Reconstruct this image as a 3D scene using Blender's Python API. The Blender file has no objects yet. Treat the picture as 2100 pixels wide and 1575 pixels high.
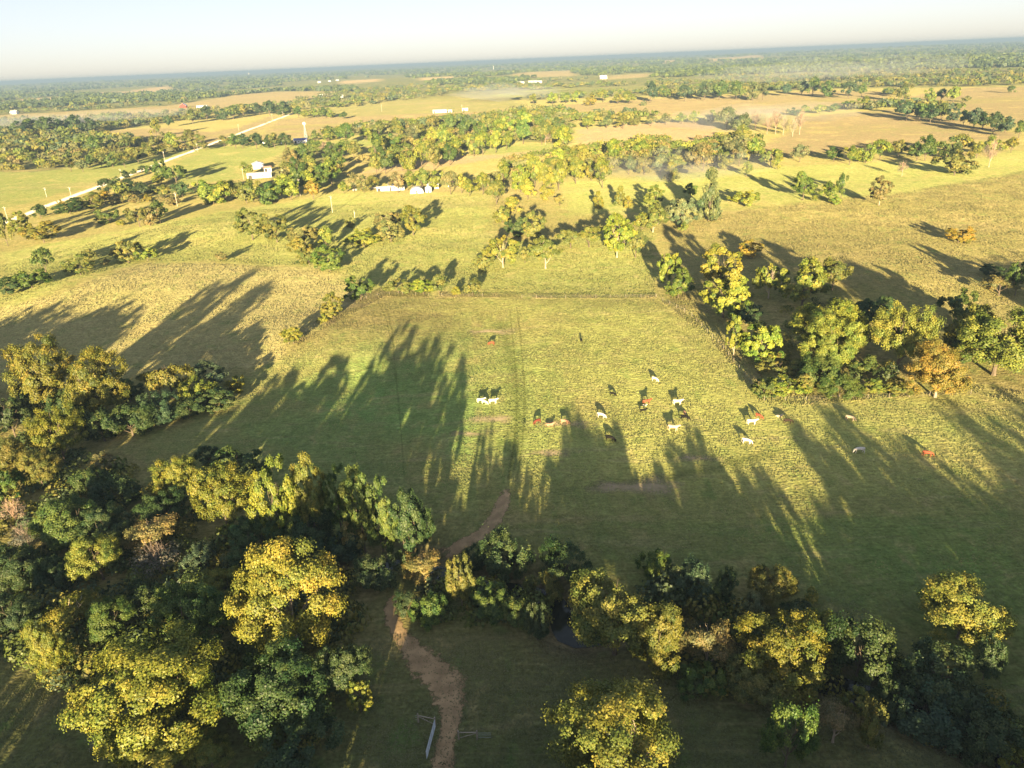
import bpy, bmesh, math, random
import numpy as np
from mathutils import Vector, Matrix, Euler

random.seed(7)
RNG = np.random.default_rng(11)
SC = bpy.context.scene
COL = SC.collection
rad = math.radians

# ------------------------------------------------------------------ camera
CAM_H, PITCH, ROLL, FPX = 80.0, 23.70, -2.454, 1513.0
cam_d = bpy.data.cameras.new('camera')
cam_d.sensor_width = 36.0
cam_d.lens = FPX / 2100.0 * 36.0
cam_d.clip_start = 0.5
cam_d.clip_end = 90000
cam = bpy.data.objects.new('camera', cam_d)
CAM_R = Euler((rad(90 - PITCH), 0, 0)).to_matrix() @ Matrix.Rotation(rad(ROLL), 3, 'Z')
cam.matrix_world = Matrix.Translation((0, 0, CAM_H)) @ CAM_R.to_4x4()
COL.objects.link(cam)
SC.camera = cam
CR = np.array(CAM_R)

# ------------------------------------------------------------------ sky, sun, exposure
SUN_EL, SUN_AZ = 8.3, 183.0
world = bpy.data.worlds.new('World')
SC.world = world
world.use_nodes = True
wn = world.node_tree
wn.nodes.clear()
sky = wn.nodes.new('ShaderNodeTexSky')
sky.sky_type = 'NISHITA'
sky.sun_disc = False
sky.sun_elevation = rad(SUN_EL)
sky.sun_rotation = rad(SUN_AZ)
sky.altitude = 300
sky.air_density = 0.6
sky.dust_density = 0.85
sky.ozone_density = 0.9
bg = wn.nodes.new('ShaderNodeBackground')
bg.inputs['Strength'].default_value = 0.108
wo = wn.nodes.new('ShaderNodeOutputWorld')
gam = wn.nodes.new('ShaderNodeGamma')          # even, pale sky of a hazy evening
gam.inputs['Gamma'].default_value = 0.5
tin = wn.nodes.new('ShaderNodeVectorMath')
tin.operation = 'MULTIPLY'
tin.inputs[1].default_value = (1.04, 0.97, 0.97)
wn.links.new(sky.outputs[0], gam.inputs[0])
wn.links.new(gam.outputs[0], tin.inputs[0])
wn.links.new(tin.outputs[0], bg.inputs[0])
wn.links.new(bg.outputs[0], wo.inputs[0])

sun_d = bpy.data.lights.new('sun', 'SUN')
sun_d.energy = 5.0
sun_d.angle = rad(0.7)
sun_d.color = (1.0, 0.785, 0.44)
sun = bpy.data.objects.new('sun', sun_d)
az = rad(SUN_AZ)
sv = Vector((math.sin(az) * math.cos(rad(SUN_EL)), math.cos(az) * math.cos(rad(SUN_EL)), math.sin(rad(SUN_EL))))
sun.rotation_euler = sv.to_track_quat('Z', 'Y').to_euler()
sun.location = (0, 0, 200)
COL.objects.link(sun)

SC.view_settings.view_transform = 'Standard'
SC.view_settings.look = 'None'
SC.view_settings.gamma = 1.0
SC.view_settings.exposure = 2.05
SC.view_settings.use_curve_mapping = False
SC.render.engine = 'CYCLES'
cy = SC.cycles
cy.use_denoising = True
cy.max_bounces = 5
cy.diffuse_bounces = 3
cy.glossy_bounces = 2
cy.transmission_bounces = 3
cy.transparent_max_bounces = 8
cy.volume_bounces = 0
cy.sample_clamp_indirect = 6.0

# ------------------------------------------------------------------ numeric helpers
def sstep(a, b, x):
    t = np.clip((x - a) / (b - a), 0, 1)
    return t * t * (3 - 2 * t)

def vnoise(x, y, seed=0):
    x = np.asarray(x, float); y = np.asarray(y, float)
    xi = np.floor(x).astype(np.int64); yi = np.floor(y).astype(np.int64)
    fx = x - xi; fy = y - yi
    fx = fx * fx * (3 - 2 * fx); fy = fy * fy * (3 - 2 * fy)
    def hsh(a, b):
        n = (a * 374761393 + b * 668265263 + seed * 1442695041) & 0xffffffff
        n = ((n ^ (n >> 13)) * 1274126177) & 0xffffffff
        return ((n ^ (n >> 16)) & 0xffff) / 65535.0
    return (hsh(xi, yi) * (1 - fx) + hsh(xi + 1, yi) * fx) * (1 - fy) + (hsh(xi, yi + 1) * (1 - fx) + hsh(xi + 1, yi + 1) * fx) * fy

def fbm(x, y, seed=0, o=3):
    s = 0; a = 0.5; t = 0
    for i in range(o):
        s = s + a * vnoise(x * 2 ** i, y * 2 ** i, seed + i * 17); t += a; a *= 0.5
    return s / t

def flat_at(px, py, z=0.0):
    d = CR @ np.array([(px - 1050) / FPX, -(py - 787.5) / FPX, -1.0])
    t = (z - CAM_H) / d[2]
    return d[0] * t, d[1] * t

def seg_dist(x, y, pts):
    best = np.full(np.shape(x), 1e9)
    for (ax, ay), (bx, by) in zip(pts[:-1], pts[1:]):
        dx, dy = bx - ax, by - ay
        t = np.clip(((x - ax) * dx + (y - ay) * dy) / (dx * dx + dy * dy + 1e-9), 0, 1)
        best = np.minimum(best, np.hypot(x - ax - t * dx, y - ay - t * dy))
    return best

def smooth_poly(pts, n=6):
    P = [np.array(p, float) for p in pts]
    out = []
    for i in range(len(P) - 1):
        p0 = P[max(i - 1, 0)]; p1 = P[i]; p2 = P[i + 1]; p3 = P[min(i + 2, len(P) - 1)]
        for k in range(n):
            t = k / n
            out.append(0.5 * (2 * p1 + (p2 - p0) * t + (2 * p0 - 5 * p1 + 4 * p2 - p3) * t * t + (3 * p1 - p0 - 3 * p2 + p3) * t ** 3))
    out.append(P[-1])
    return [(float(p[0]), float(p[1])) for p in out]

CREEK_PX = [(640, 1176), (720, 1172), (800, 1150), (860, 1150),
            (925, 1182), (985, 1194), (1060, 1204), (1125, 1222), (1150, 1256), (1166, 1296), (1205, 1300), (1270, 1285),
            (1360, 1290), (1470, 1320), (1600, 1370), (1720, 1400), (1830, 1440), (1960, 1500), (2140, 1580)]
CREEK = smooth_poly([flat_at(*p, z=-1.0) for p in CREEK_PX], 4)
BUMPS = []
for px, py, amp, sx, sy in [(150, 600, 4.0, 60, 45), (720, 690, 2.2, 34, 30), (640, 790, -1.2, 26, 14), (500, 470, 3.0, 70, 60),
                            (1750, 560, 2.0, 60, 50), (1900, 420, 2.5, 90, 80), (1300, 560, -1.2, 50, 30), (1200, 760, 1.0, 40, 40)]:
    x, y = flat_at(px, py)
    BUMPS.append((x, y, amp, sx, sy))

def hgt(x, y):
    x = np.asarray(x, float); y = np.asarray(y, float)
    r = np.hypot(x, y)
    h = np.zeros(np.shape(x))
    for bx, by, a, sx, sy in BUMPS:
        h = h + a * np.exp(-((x - bx) / sx) ** 2 - ((y - by) / sy) ** 2)
    h = h + (vnoise(x / 26 + 5, y / 26, 3) - 0.5) * 0.7 * sstep(30, 90, r)
    far = sstep(1300, 5000, r)
    h = h + far * ((fbm(x / 1700, y / 1100, 5, 3) - 0.5) * 40 + 2)
    h = h + sstep(5500, 11000, r) * (10 + (vnoise(x / 5200, y / 3000, 9) - 0.5) * 24)
    near = r < 260
    if np.any(near):
        d = seg_dist(x, y, CREEK)
        h = h - 2.3 * np.exp(-(d / 4.6) ** 2)
    return h

def at(px, py, z=0.0):
    """the place on the ground (or z above it) that the photo shows at this pixel"""
    zz = z
    for i in range(14):
        x, y = flat_at(px, py, zz)
        zz = 0.4 * zz + 0.6 * (float(hgt(x, y)) + z)
    x, y = flat_at(px, py, zz)
    return x, y, zz - z

def inside(x, y, poly):
    c = np.zeros(np.shape(x), bool)
    n = len(poly)
    for i in range(n):
        x1, y1 = poly[i]; x2, y2 = poly[(i + 1) % n]
        if y1 == y2: continue
        c ^= ((y1 > y) != (y2 > y)) & (x < (x2 - x1) * (y - y1) / (y2 - y1) + x1)
    return c

def gpoly(px): return [at(*p)[:2] for p in px]

# ------------------------------------------------------------------ materials
def mat(name):
    m = bpy.data.materials.new(name)
    m.use_nodes = True
    m.node_tree.nodes.clear()
    return m, m.node_tree.nodes, m.node_tree.links

def plain(name, rgb, rough=0.7, var=0.12, scale=3.0, metal=0.0):
    m, N, L = mat(name)
    o = N.new('ShaderNodeOutputMaterial'); b = N.new('ShaderNodeBsdfPrincipled')
    tc = N.new('ShaderNodeTexCoord'); nz = N.new('ShaderNodeTexNoise'); nz.inputs['Scale'].default_value = scale
    nz.inputs['Detail'].default_value = 4
    mr = N.new('ShaderNodeMapRange'); mr.inputs[1].default_value = 0.3; mr.inputs[2].default_value = 0.7
    mr.inputs[3].default_value = 1 - var; mr.inputs[4].default_value = 1 + var
    mx = N.new('ShaderNodeVectorMath'); mx.operation = 'SCALE'; mx.inputs[0].default_value = rgb
    L.new(tc.outputs['Object'], nz.inputs['Vector']); L.new(nz.outputs['Fac'], mr.inputs[0]); L.new(mr.outputs[0], mx.inputs['Scale'])
    L.new(mx.outputs[0], b.inputs['Base Color'])
    b.inputs['Roughness'].default_value = rough; b.inputs['Metallic'].default_value = metal
    b.inputs['Specular IOR Level'].default_value = 0.25
    L.new(b.outputs[0], o.inputs['Surface'])
    return m

def leaf_material(name, use_attr=False):
    """leaf colour from the object's own colour (or a stored colour), varied leaf by leaf"""
    m, N, L = mat(name)
    o = N.new('ShaderNodeOutputMaterial')
    a = N.new('ShaderNodeAttribute'); a.attribute_name = 'tint'
    if use_attr:
        c = N.new('ShaderNodeAttribute'); c.attribute_name = 'leafcol'; cs = c.outputs['Color']
    else:
        c = N.new('ShaderNodeObjectInfo'); cs = c.outputs['Color']
    sc = N.new('ShaderNodeVectorMath'); sc.operation = 'SCALE'
    gr = N.new('ShaderNodeAttribute'); gr.attribute_name = 'grn'
    dk = N.new('ShaderNodeVectorMath'); dk.operation = 'MULTIPLY'; dk.inputs[1].default_value = (0.56, 0.80, 0.95); L.new(cs, dk.inputs[0])
    mg = N.new('ShaderNodeMix'); mg.data_type = 'RGBA'; L.new(gr.outputs['Fac'], mg.inputs[0]); L.new(cs, mg.inputs[6]); L.new(dk.outputs[0], mg.inputs[7])
    L.new(mg.outputs[2], sc.inputs[0]); L.new(a.outputs['Fac'], sc.inputs['Scale'])
    hs = N.new('ShaderNodeHueSaturation')
    mr = N.new('ShaderNodeMapRange'); mr.inputs[1].default_value = 0.6; mr.inputs[2].default_value = 1.4
    mr.inputs[3].default_value = 0.532; mr.inputs[4].default_value = 0.48
    L.new(a.outputs['Fac'], mr.inputs[0]); L.new(mr.outputs[0], hs.inputs['Hue']); L.new(sc.outputs[0], hs.inputs['Color'])
    d = N.new('ShaderNodeBsdfDiffuse'); t = N.new('ShaderNodeBsdfTranslucent'); g = N.new('ShaderNodeBsdfGlossy')
    g.inputs['Roughness'].default_value = 0.5; g.inputs['Color'].default_value = (0.8, 0.8, 0.8, 1)
    d.inputs['Roughness'].default_value = 0.6
    L.new(hs.outputs[0], d.inputs['Color']); L.new(hs.outputs[0], t.inputs['Color'])
    x1 = N.new('ShaderNodeMixShader'); x1.inputs[0].default_value = 0.22
    x2 = N.new('ShaderNodeMixShader'); x2.inputs[0].default_value = 0.025
    L.new(d.outputs[0], x1.inputs[1]); L.new(t.outputs[0], x1.inputs[2])
    L.new(x1.outputs[0], x2.inputs[1]); L.new(g.outputs[0], x2.inputs[2]); L.new(x2.outputs[0], o.inputs['Surface'])
    return m

M_LEAF = leaf_material('leaves')
M_LEAFA = leaf_material('leaves_mixed', True)
M_GRASS = leaf_material('grass_blades', True)
M_BARK = plain('bark', (0.16, 0.125, 0.09), 0.9, 0.4, 4)
M_PALE = plain('pale_bark', (0.42, 0.34, 0.26), 0.9, 0.3, 4)
M_PINK = plain('dead_bark', (0.44, 0.30, 0.22), 0.9, 0.3, 4)
M_GREYB = plain('grey_twig', (0.26, 0.20, 0.16), 0.9, 0.3, 4)

# ------------------------------------------------------------------ object helpers
def np_mesh(name, V, F, m=None, attrs=None, smooth=False):
    """V (n,3); F (k,3) or (k,4) arrays"""
    me = bpy.data.meshes.new(name)
    V = np.asarray(V, np.float32); F = np.asarray(F, np.int32)
    k = F.shape[1]
    me.vertices.add(len(V)); me.vertices.foreach_set('co', V.ravel())
    me.loops.add(F.size); me.loops.foreach_set('vertex_index', F.ravel())
    me.polygons.add(len(F)); me.polygons.foreach_set('loop_start', np.arange(0, F.size, k, dtype=np.int32))
    try: me.polygons.foreach_set('loop_total', np.full(len(F), k, np.int32))
    except Exception: pass
    if smooth: me.polygons.foreach_set('use_smooth', np.ones(len(F), bool))
    for an, (typ, dom, data) in (attrs or {}).items():
        at_ = me.attributes.new(an, typ, dom)
        at_.data.foreach_set('color' if typ == 'FLOAT_COLOR' else 'value', np.asarray(data, np.float32).ravel())
    me.update(calc_edges=True)
    if m: me.materials.append(m)
    return me

def link(name, data, parent=None, loc=(0, 0, 0), rz=0.0, scale=(1, 1, 1)):
    o = bpy.data.objects.new(name, data)
    o.location = loc; o.rotation_euler = (0, 0, rz); o.scale = scale
    if parent: o.parent = parent
    COL.objects.link(o)
    return o

def tag(o, label, cat, group=None):
    o['label'] = label; o['category'] = cat
    if group: o['group'] = group
    return o

class MB:
    """collects boxes, tubes and prisms for one mesh"""
    def __init__(s): s.v = []; s.f = []
    def add(s, vs, fs):
        b = len(s.v); s.v += [tuple(v) for v in vs]; s.f += [tuple(i + b for i in f) for f in fs]
    def box(s, x0, x1, y0, y1, z0, z1):
        s.add([(x0, y0, z0), (x1, y0, z0), (x1, y1, z0), (x0, y1, z0), (x0, y0, z1), (x1, y0, z1), (x1, y1, z1), (x0, y1, z1)],
              [(0, 3, 2, 1), (4, 5, 6, 7), (0, 1, 5, 4), (1, 2, 6, 5), (2, 3, 7, 6), (3, 0, 4, 7)])
    def tube(s, pts, rads, n=6):
        P = [Vector(p) for p in pts]; rings = []
        for i, p in enumerate(P):
            d = (P[min(i + 1, len(P) - 1)] - P[max(i - 1, 0)]).normalized()
            u = d.orthogonal().normalized(); w = d.cross(u)
            rings.append([p + (u * math.cos(2 * math.pi * k / n) + w * math.sin(2 * math.pi * k / n)) * rads[i] for k in range(n)])
        vs = [v for r in rings for v in r]; fs = []
        for i in range(len(P) - 1):
            for k in range(n):
                fs.append((i * n + k, i * n + (k + 1) % n, (i + 1) * n + (k + 1) % n, (i + 1) * n + k))
        fs.append(tuple(range(n))[::-1]); fs.append(tuple((len(P) - 1) * n + k for k in range(n)))
        s.add(vs, fs)
    def mesh(s, name, m, smooth=False):
        me = bpy.data.meshes.new(name); me.from_pydata(s.v, [], s.f)
        if smooth:
            for p in me.polygons: p.use_smooth = True
        me.materials.append(m); me.update(); return me
    def build(s, name, m, parent=None, smooth=False, **k): return link(name, s.mesh(name, m, smooth), parent, **k)

# ------------------------------------------------------------------ fields (colours of the ground itself)
GREEN = (0.165, 0.235, 0.062); YGREEN = (0.345, 0.355, 0.11); TAN = (0.275, 0.205, 0.12); ROUGH = (0.345, 0.31, 0.13)
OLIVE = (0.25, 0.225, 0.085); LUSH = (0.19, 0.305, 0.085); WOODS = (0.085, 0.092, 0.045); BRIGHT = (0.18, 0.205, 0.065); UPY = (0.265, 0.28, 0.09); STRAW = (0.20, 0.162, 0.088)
FIELDS = [  # pixel outline, colour, edge softness in metres
    ([(0, 520), (420, 440), (700, 395), (1010, 392), (1010, 500), (1340, 470), (1345, 610), (800, 600), (620, 545), (300, 535), (0, 640)], UPY, 4),
    ([(-80, 655), (130, 600), (300, 540), (640, 548), (780, 605), (600, 700), (560, 750), (-80, 800)], ROUGH, 3),
    ([(1345, 470), (1560, 425), (1850, 395), (2200, 330), (2200, 620), (1990, 640), (1700, 560), (1420, 560)], OLIVE, 4),
    ([(780, 610), (1345, 615), (1470, 700), (1570, 815), (1990, 815), (2200, 860), (2200, 1010), (1500, 1020), (1010, 1000), (960, 800), (1000, 640)], YGREEN, 12),
    ([(420, 860), (640, 760), (960, 690), (990, 980), (1000, 1090), (900, 1060), (700, 960)], LUSH, 25),
    ([(880, 1080), (1400, 1070), (2200, 1050), (2200, 1350), (1800, 1280), (1500, 1180), (1250, 1150), (1000, 1120)], GREEN, 15),
    ([(1150, 375), (1560, 345), (1990, 320), (2160, 300), (2160, 345), (1860, 395), (1560, 425), (1400, 440), (1160, 440)], UPY, 5),
    ([(-300, 358), (100, 350), (285, 328), (400, 303), (425, 305), (150, 390), (0, 430), (-300, 500)], BRIGHT, 4),
    ([(370, 330), (440, 300), (600, 296), (640, 300), (560, 320), (500, 340), (500, 365), (420, 375), (350, 385)], BRIGHT, 3),
    ([(620, 305), (700, 288), (790, 280), (760, 300), (700, 300)], BRIGHT, 3),
    ([(735, 352), (800, 340), (930, 322), (1130, 306), (1130, 318), (1000, 326), (900, 345), (790, 365), (720, 368)], TAN, 2),
    ([(985, 305), (1130, 292), (1130, 306), (1000, 318)], BRIGHT, 2),
    ([(1185, 265), (1300, 253), (1448, 248), (1475, 276), (1420, 292), (1250, 296), (1190, 300)], TAN, 2),
    ([(1560, 300), (1640, 260), (1640, 240), (1850, 222), (1950, 240), (2080, 272), (2080, 285), (1850, 295), (1600, 325)], STRAW, 4),
    ([(1110, 218), (1300, 205), (1500, 195), (1700, 186), (1810, 188), (1840, 210), (1770, 222), (1620, 230), (1500, 236), (1200, 240)], STRAW, 6),
    ([(1800, 205), (1990, 180), (2180, 175), (2180, 262), (2100, 255), (1960, 225), (1840, 215)], STRAW, 6),
    ([(1000, 196), (1080, 186), (1330, 174), (1340, 184), (1080, 202)], BRIGHT, 8),
    ([(525, 285), (570, 245), (720, 235), (900, 225), (1050, 222), (1060, 232), (900, 250), (760, 262), (640, 280)], STRAW, 6),
    ([(600, 232), (760, 215), (900, 205), (1060, 200), (1080, 222), (900, 232), (700, 240)], (0.175, 0.17, 0.07), 10),
    ([(120, 290), (200, 270), (340, 262), (440, 270), (500, 260), (540, 240), (570, 238), (520, 275), (430, 300), (330, 290)], STRAW, 6),
    ([(-300, 250), (0, 236), (330, 218), (420, 205), (560, 188), (700, 188), (560, 215), (420, 228), (200, 242), (0, 250), (-300, 268)], STRAW, 8),
    ([(180, 190), (270, 186), (350, 176), (350, 182), (260, 196)], TAN, 20),
    ([(0, 208), (60, 202), (140, 198), (140, 203), (0, 214)], TAN, 20),
    ([(440, 190), (560, 180), (560, 184), (440, 196)], STRAW, 20),
    ([(700, 166), (780, 162), (780, 167), (700, 171)], TAN, 20),
    ([(860, 160), (930, 156), (930, 162), (860, 165)], TAN, 20),
    ([(1050, 152), (1170, 145), (1180, 156), (1050, 160)], STRAW, 20),
    ([(1440, 122), (1560, 113), (1565, 120), (1450, 126)], TAN, 20),
    ([(1360, 125), (1385, 123), (1385, 128), (1360, 130)], TAN, 20),
    ([(1250, 155), (1330, 150), (1330, 158), (1240, 164)], STRAW, 20),
]
FIELDG = [(gpoly(p), c, s) for p, c, s in FIELDS]
WOODPX = [
    [(-80, 250), (150, 243), (320, 246), (330, 255), (210, 270), (300, 300), (400, 298), (410, 306), (290, 326), (100, 350), (-80, 356)],
    [(745, 335), (790, 285), (900, 258), (1050, 245), (1175, 250), (1170, 296), (1050, 290), (930, 312), (800, 338)],
    [(560, 395), (570, 320), (640, 298), (730, 300), (720, 330), (700, 380), (650, 372)],
    [(1010, 375), (1040, 335), (1130, 318), (1340, 288), (1560, 290), (1560, 335), (1270, 352), (1100, 372)],
    [(640, 275), (800, 255), (900, 246), (900, 262), (790, 278)],
    [(1060, 190), (1500, 160), (1790, 150), (2180, 140), (2180, 172), (1990, 178), (1790, 180), (1400, 194), (1090, 206)],
]
WOODG = [gpoly(p) for p in WOODPX]

def ground_colour(x, y):
    r = np.hypot(x, y)
    jx = (vnoise(x / 9, y / 9, 21) - 0.5); jy = (vnoise(x / 9, y / 9, 22) - 0.5)
    k = np.clip(r / 60, 2, 26)
    c = np.empty(x.shape + (3,)); c[:] = OLIVE
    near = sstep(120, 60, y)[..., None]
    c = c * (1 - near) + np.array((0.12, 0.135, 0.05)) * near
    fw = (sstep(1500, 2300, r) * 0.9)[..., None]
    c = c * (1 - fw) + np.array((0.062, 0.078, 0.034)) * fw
    for g, colr, soft in FIELDG:
        g = np.array(g)
        acc = np.zeros(x.shape)
        lo = g.min(0) - 3 * soft - 30; hi = g.max(0) + 3 * soft + 30
        sel = (x > lo[0]) & (x < hi[0]) & (y > lo[1]) & (y < hi[1])
        if not sel.any(): continue
        xs, ys = x[sel], y[sel]; a = np.zeros(xs.shape)
        for dx, dy in ((0, 0), (soft, 0), (-soft, 0), (0, soft), (0, -soft), (soft * .6, soft * .6), (-soft * .6, -soft * .6)):
            a += inside(xs + dx + jx[sel] * k[sel], ys + dy + jy[sel] * k[sel], g)
        acc[sel] = a / 7
        acc = acc[..., None]
        c = c * (1 - acc) + np.array(colr) * acc
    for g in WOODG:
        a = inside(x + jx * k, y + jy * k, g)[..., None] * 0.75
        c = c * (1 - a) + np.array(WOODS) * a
    d = seg_dist(x, y, CREEK)
    b = (np.exp(-(d / 5.5) ** 2) * 0.85)[..., None]
    c = c * (1 - b) + np.array((0.14, 0.10, 0.065)) * b
    return c

# ------------------------------------------------------------------ ground sheet
angs = np.radians(np.concatenate([np.arange(-50, 50, 0.24), np.arange(50, 310, 4.0)]))
rings = [14.0]
while rings[-1] < 30000: rings.append(rings[-1] * (1.0145 if 60 < rings[-1] < 4000 else 1.04))
rings = np.array(rings)
A, R_ = np.meshgrid(angs, rings)
GX = R_ * np.sin(A); GY = R_ * np.cos(A)
GZ = hgt(GX, GY)
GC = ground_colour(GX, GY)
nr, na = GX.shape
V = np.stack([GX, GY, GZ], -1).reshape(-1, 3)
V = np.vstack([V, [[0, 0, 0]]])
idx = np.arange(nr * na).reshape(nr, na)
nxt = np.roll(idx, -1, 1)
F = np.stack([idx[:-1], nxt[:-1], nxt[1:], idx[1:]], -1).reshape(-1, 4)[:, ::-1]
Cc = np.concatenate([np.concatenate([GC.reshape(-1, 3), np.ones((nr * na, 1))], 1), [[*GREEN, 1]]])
ctr = np.stack([nxt[0], idx[0], np.full(na, nr * na), np.full(na, nr * na)], -1)

def ground_material():
    m, N, L = mat('grassland')
    o = N.new('ShaderNodeOutputMaterial'); b = N.new('ShaderNodeBsdfPrincipled')
    a = N.new('ShaderNodeAttribute'); a.attribute_name = 'field'
    g = N.new('ShaderNodeNewGeometry')
    def noise(scale, det=4, rough=0.55, sx=1, sy=1, dist=0.0):
        mp = N.new('ShaderNodeMapping'); mp.inputs['Scale'].default_value = (scale * sx, scale * sy, scale)
        n = N.new('ShaderNodeTexNoise'); n.inputs['Scale'].default_value = 1; n.inputs['Detail'].default_value = det
        n.inputs['Roughness'].default_value = rough; n.inputs['Distortion'].default_value = dist
        L.new(g.outputs['Position'], mp.inputs['Vector']); L.new(mp.outputs[0], n.inputs['Vector'])
        return n.outputs['Fac']
    def rng(sock, a0, a1, b0, b1):
        r = N.new('ShaderNodeMapRange'); r.inputs[1].default_value = a0; r.inputs[2].default_value = a1
        r.inputs[3].default_value = b0; r.inputs[4].default_value = b1; L.new(sock, r.inputs[0]); return r.outputs[0]
    def mix(fac, c1, c2, mode='MIX'):
        x = N.new('ShaderNodeMix'); x.data_type = 'RGBA'; x.blend_type = mode
        if isinstance(fac, float): x.inputs[0].default_value = fac
        else: L.new(fac, x.inputs[0])
        for i, c in ((6, c1), (7, c2)):
            if isinstance(c, tuple): x.inputs[i].default_value = (*c, 1)
            else: L.new(c, x.inputs[i])
        return x.outputs[2]
    big = noise(0.035, 5, 0.62, dist=0.6)
    midn = noise(0.22, 4, 0.6, 1.0, 0.6, 0.4)
    fine = noise(1.6, 3, 0.6)
    tus = noise(0.55, 3, 0.6, 1.0, 0.8, 0.3)
    vast = noise(0.0075, 5, 0.65, 0.6, 1.5, 0.5)
    strk = noise(0.9, 3, 0.6, 0.45, 1.5)
    c = mix(rng(big, 0.54, 0.70, 0.0, 0.62), a.outputs['Color'], (0.36, 0.29, 0.12))
    c = mix(rng(midn, 0.56, 0.72, 0.0, 0.5), c, (0.40, 0.32, 0.15))
    c = mix(rng(midn, 0.46, 0.30, 0.0, 0.5), c, (0.10, 0.18, 0.045))
    rot = N.new('ShaderNodeMapping'); rot.inputs['Rotation'].default_value = (0, 0, rad(24)); rot.inputs['Scale'].default_value = (0.05, 0.42, 1)
    sn = N.new('ShaderNodeTexNoise'); sn.inputs['Scale'].default_value = 1; sn.inputs['Detail'].default_value = 3; sn.inputs['Distortion'].default_value = 0.7
    L.new(g.outputs['Position'], rot.inputs['Vector']); L.new(rot.outputs[0], sn.inputs['Vector'])
    c = mix(rng(sn.outputs['Fac'], 0.56, 0.74, 0.0, 0.4), c, (0.40, 0.335, 0.17))
    c = mix(rng(vast, 0.52, 0.66, 0.0, 0.45), c, (0.19, 0.20, 0.06))
    c = mix(rng(vast, 0.44, 0.32, 0.0, 0.4), c, (0.27, 0.21, 0.115))
    m0 = N.new('ShaderNodeVectorMath'); m0.operation = 'SCALE'; L.new(c, m0.inputs[0]); L.new(rng(tus, 0.3, 0.7, 0.82, 1.16), m0.inputs['Scale']); c = m0.outputs[0]
    m1 = N.new('ShaderNodeVectorMath'); m1.operation = 'SCALE'; L.new(c, m1.inputs[0]); L.new(rng(fine, 0.3, 0.7, 0.72, 1.26), m1.inputs['Scale'])
    m2 = N.new('ShaderNodeVectorMath'); m2.operation = 'SCALE'; L.new(m1.outputs[0], m2.inputs[0]); L.new(rng(strk, 0.3, 0.7, 0.80, 1.18), m2.inputs['Scale'])
    L.new(m2.outputs[0], b.inputs['Base Color'])
    b.inputs['Roughness'].default_value = 1.0; b.inputs['Specular IOR Level'].default_value = 0.0
    b.inputs['Diffuse Roughness'].default_value = 1.0
    b.inputs['Sheen Weight'].default_value = 0.0
    bp = N.new('ShaderNodeBump'); bp.inputs['Strength'].default_value = 0.55; bp.inputs['Distance'].default_value = 0.35
    ad = N.new('ShaderNodeMath'); ad.operation = 'ADD'; L.new(fine, ad.inputs[0]); L.new(strk, ad.inputs[1]); a2 = N.new('ShaderNodeMath'); a2.operation = 'MULTIPLY_ADD'; a2.inputs[1].default_value = 1.4; L.new(tus, a2.inputs[0]); L.new(ad.outputs[0], a2.inputs[2])
    L.new(a2.outputs[0], bp.inputs['Height']); L.new(bp.outputs[0], b.inputs['Normal'])
    L.new(b.outputs[0], o.inputs['Surface'])
    return m
M_GROUND = ground_material()
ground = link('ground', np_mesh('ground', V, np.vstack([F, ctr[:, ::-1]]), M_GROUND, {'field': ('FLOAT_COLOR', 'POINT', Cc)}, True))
# centre fan is made of degenerate quads: clean it
bm = bmesh.new(); bm.from_mesh(ground.data); bmesh.ops.dissolve_degenerate(bm, dist=1e-4, edges=bm.edges[:]); bm.to_mesh(ground.data); bm.free()
ground['kind'] = 'structure'

# ------------------------------------------------------------------ ribbons laid on the ground: road, tracks, water
def ribbon_mesh(name, pts, width, m, lift=0.03, step=1.5, cols=6, taper=0.0, wob=0.0):
    P = np.array(pts, float)
    seg = np.hypot(*np.diff(P, axis=0).T); s = np.concatenate([[0], np.cumsum(seg)])
    n = max(3, int(s[-1] / step)); t = np.linspace(0, s[-1], n)
    X = np.interp(t, s, P[:, 0]); Y = np.interp(t, s, P[:, 1])
    tx = np.gradient(X); ty = np.gradient(Y); l = np.hypot(tx, ty); nx, ny = -ty / l, tx / l
    W = np.interp(t, np.linspace(0, s[-1], len(width)), width) if not np.isscalar(width) else np.full(n, width)
    W = W * (1 + wob * (vnoise(t / 5, t * 0 + 3, 8) - 0.5) * 2)
    u = np.linspace(-0.5, 0.5, cols + 1)
    VX = X[:, None] + nx[:, None] * W[:, None] * u; VY = Y[:, None] + ny[:, None] * W[:, None] * u
    VZ = hgt(VX, VY) + lift
    V = np.stack([VX, VY, VZ], -1).reshape(-1, 3)
    i = np.arange(n * (cols + 1)).reshape(n, cols + 1)
    F = np.stack([i[:-1, :-1], i[:-1, 1:], i[1:, 1:], i[1:, :-1]], -1).reshape(-1, 4)[:, ::-1]
    edge = np.repeat((1 - np.abs(u) * 2)[None], n, 0)
    e2 = np.minimum(1, np.minimum(np.arange(n), np.arange(n)[::-1]) / 6.0)[:, None]
    return np_mesh(name, V, F, m, {'edge': ('FLOAT', 'POINT', edge * e2)}, True)

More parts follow.
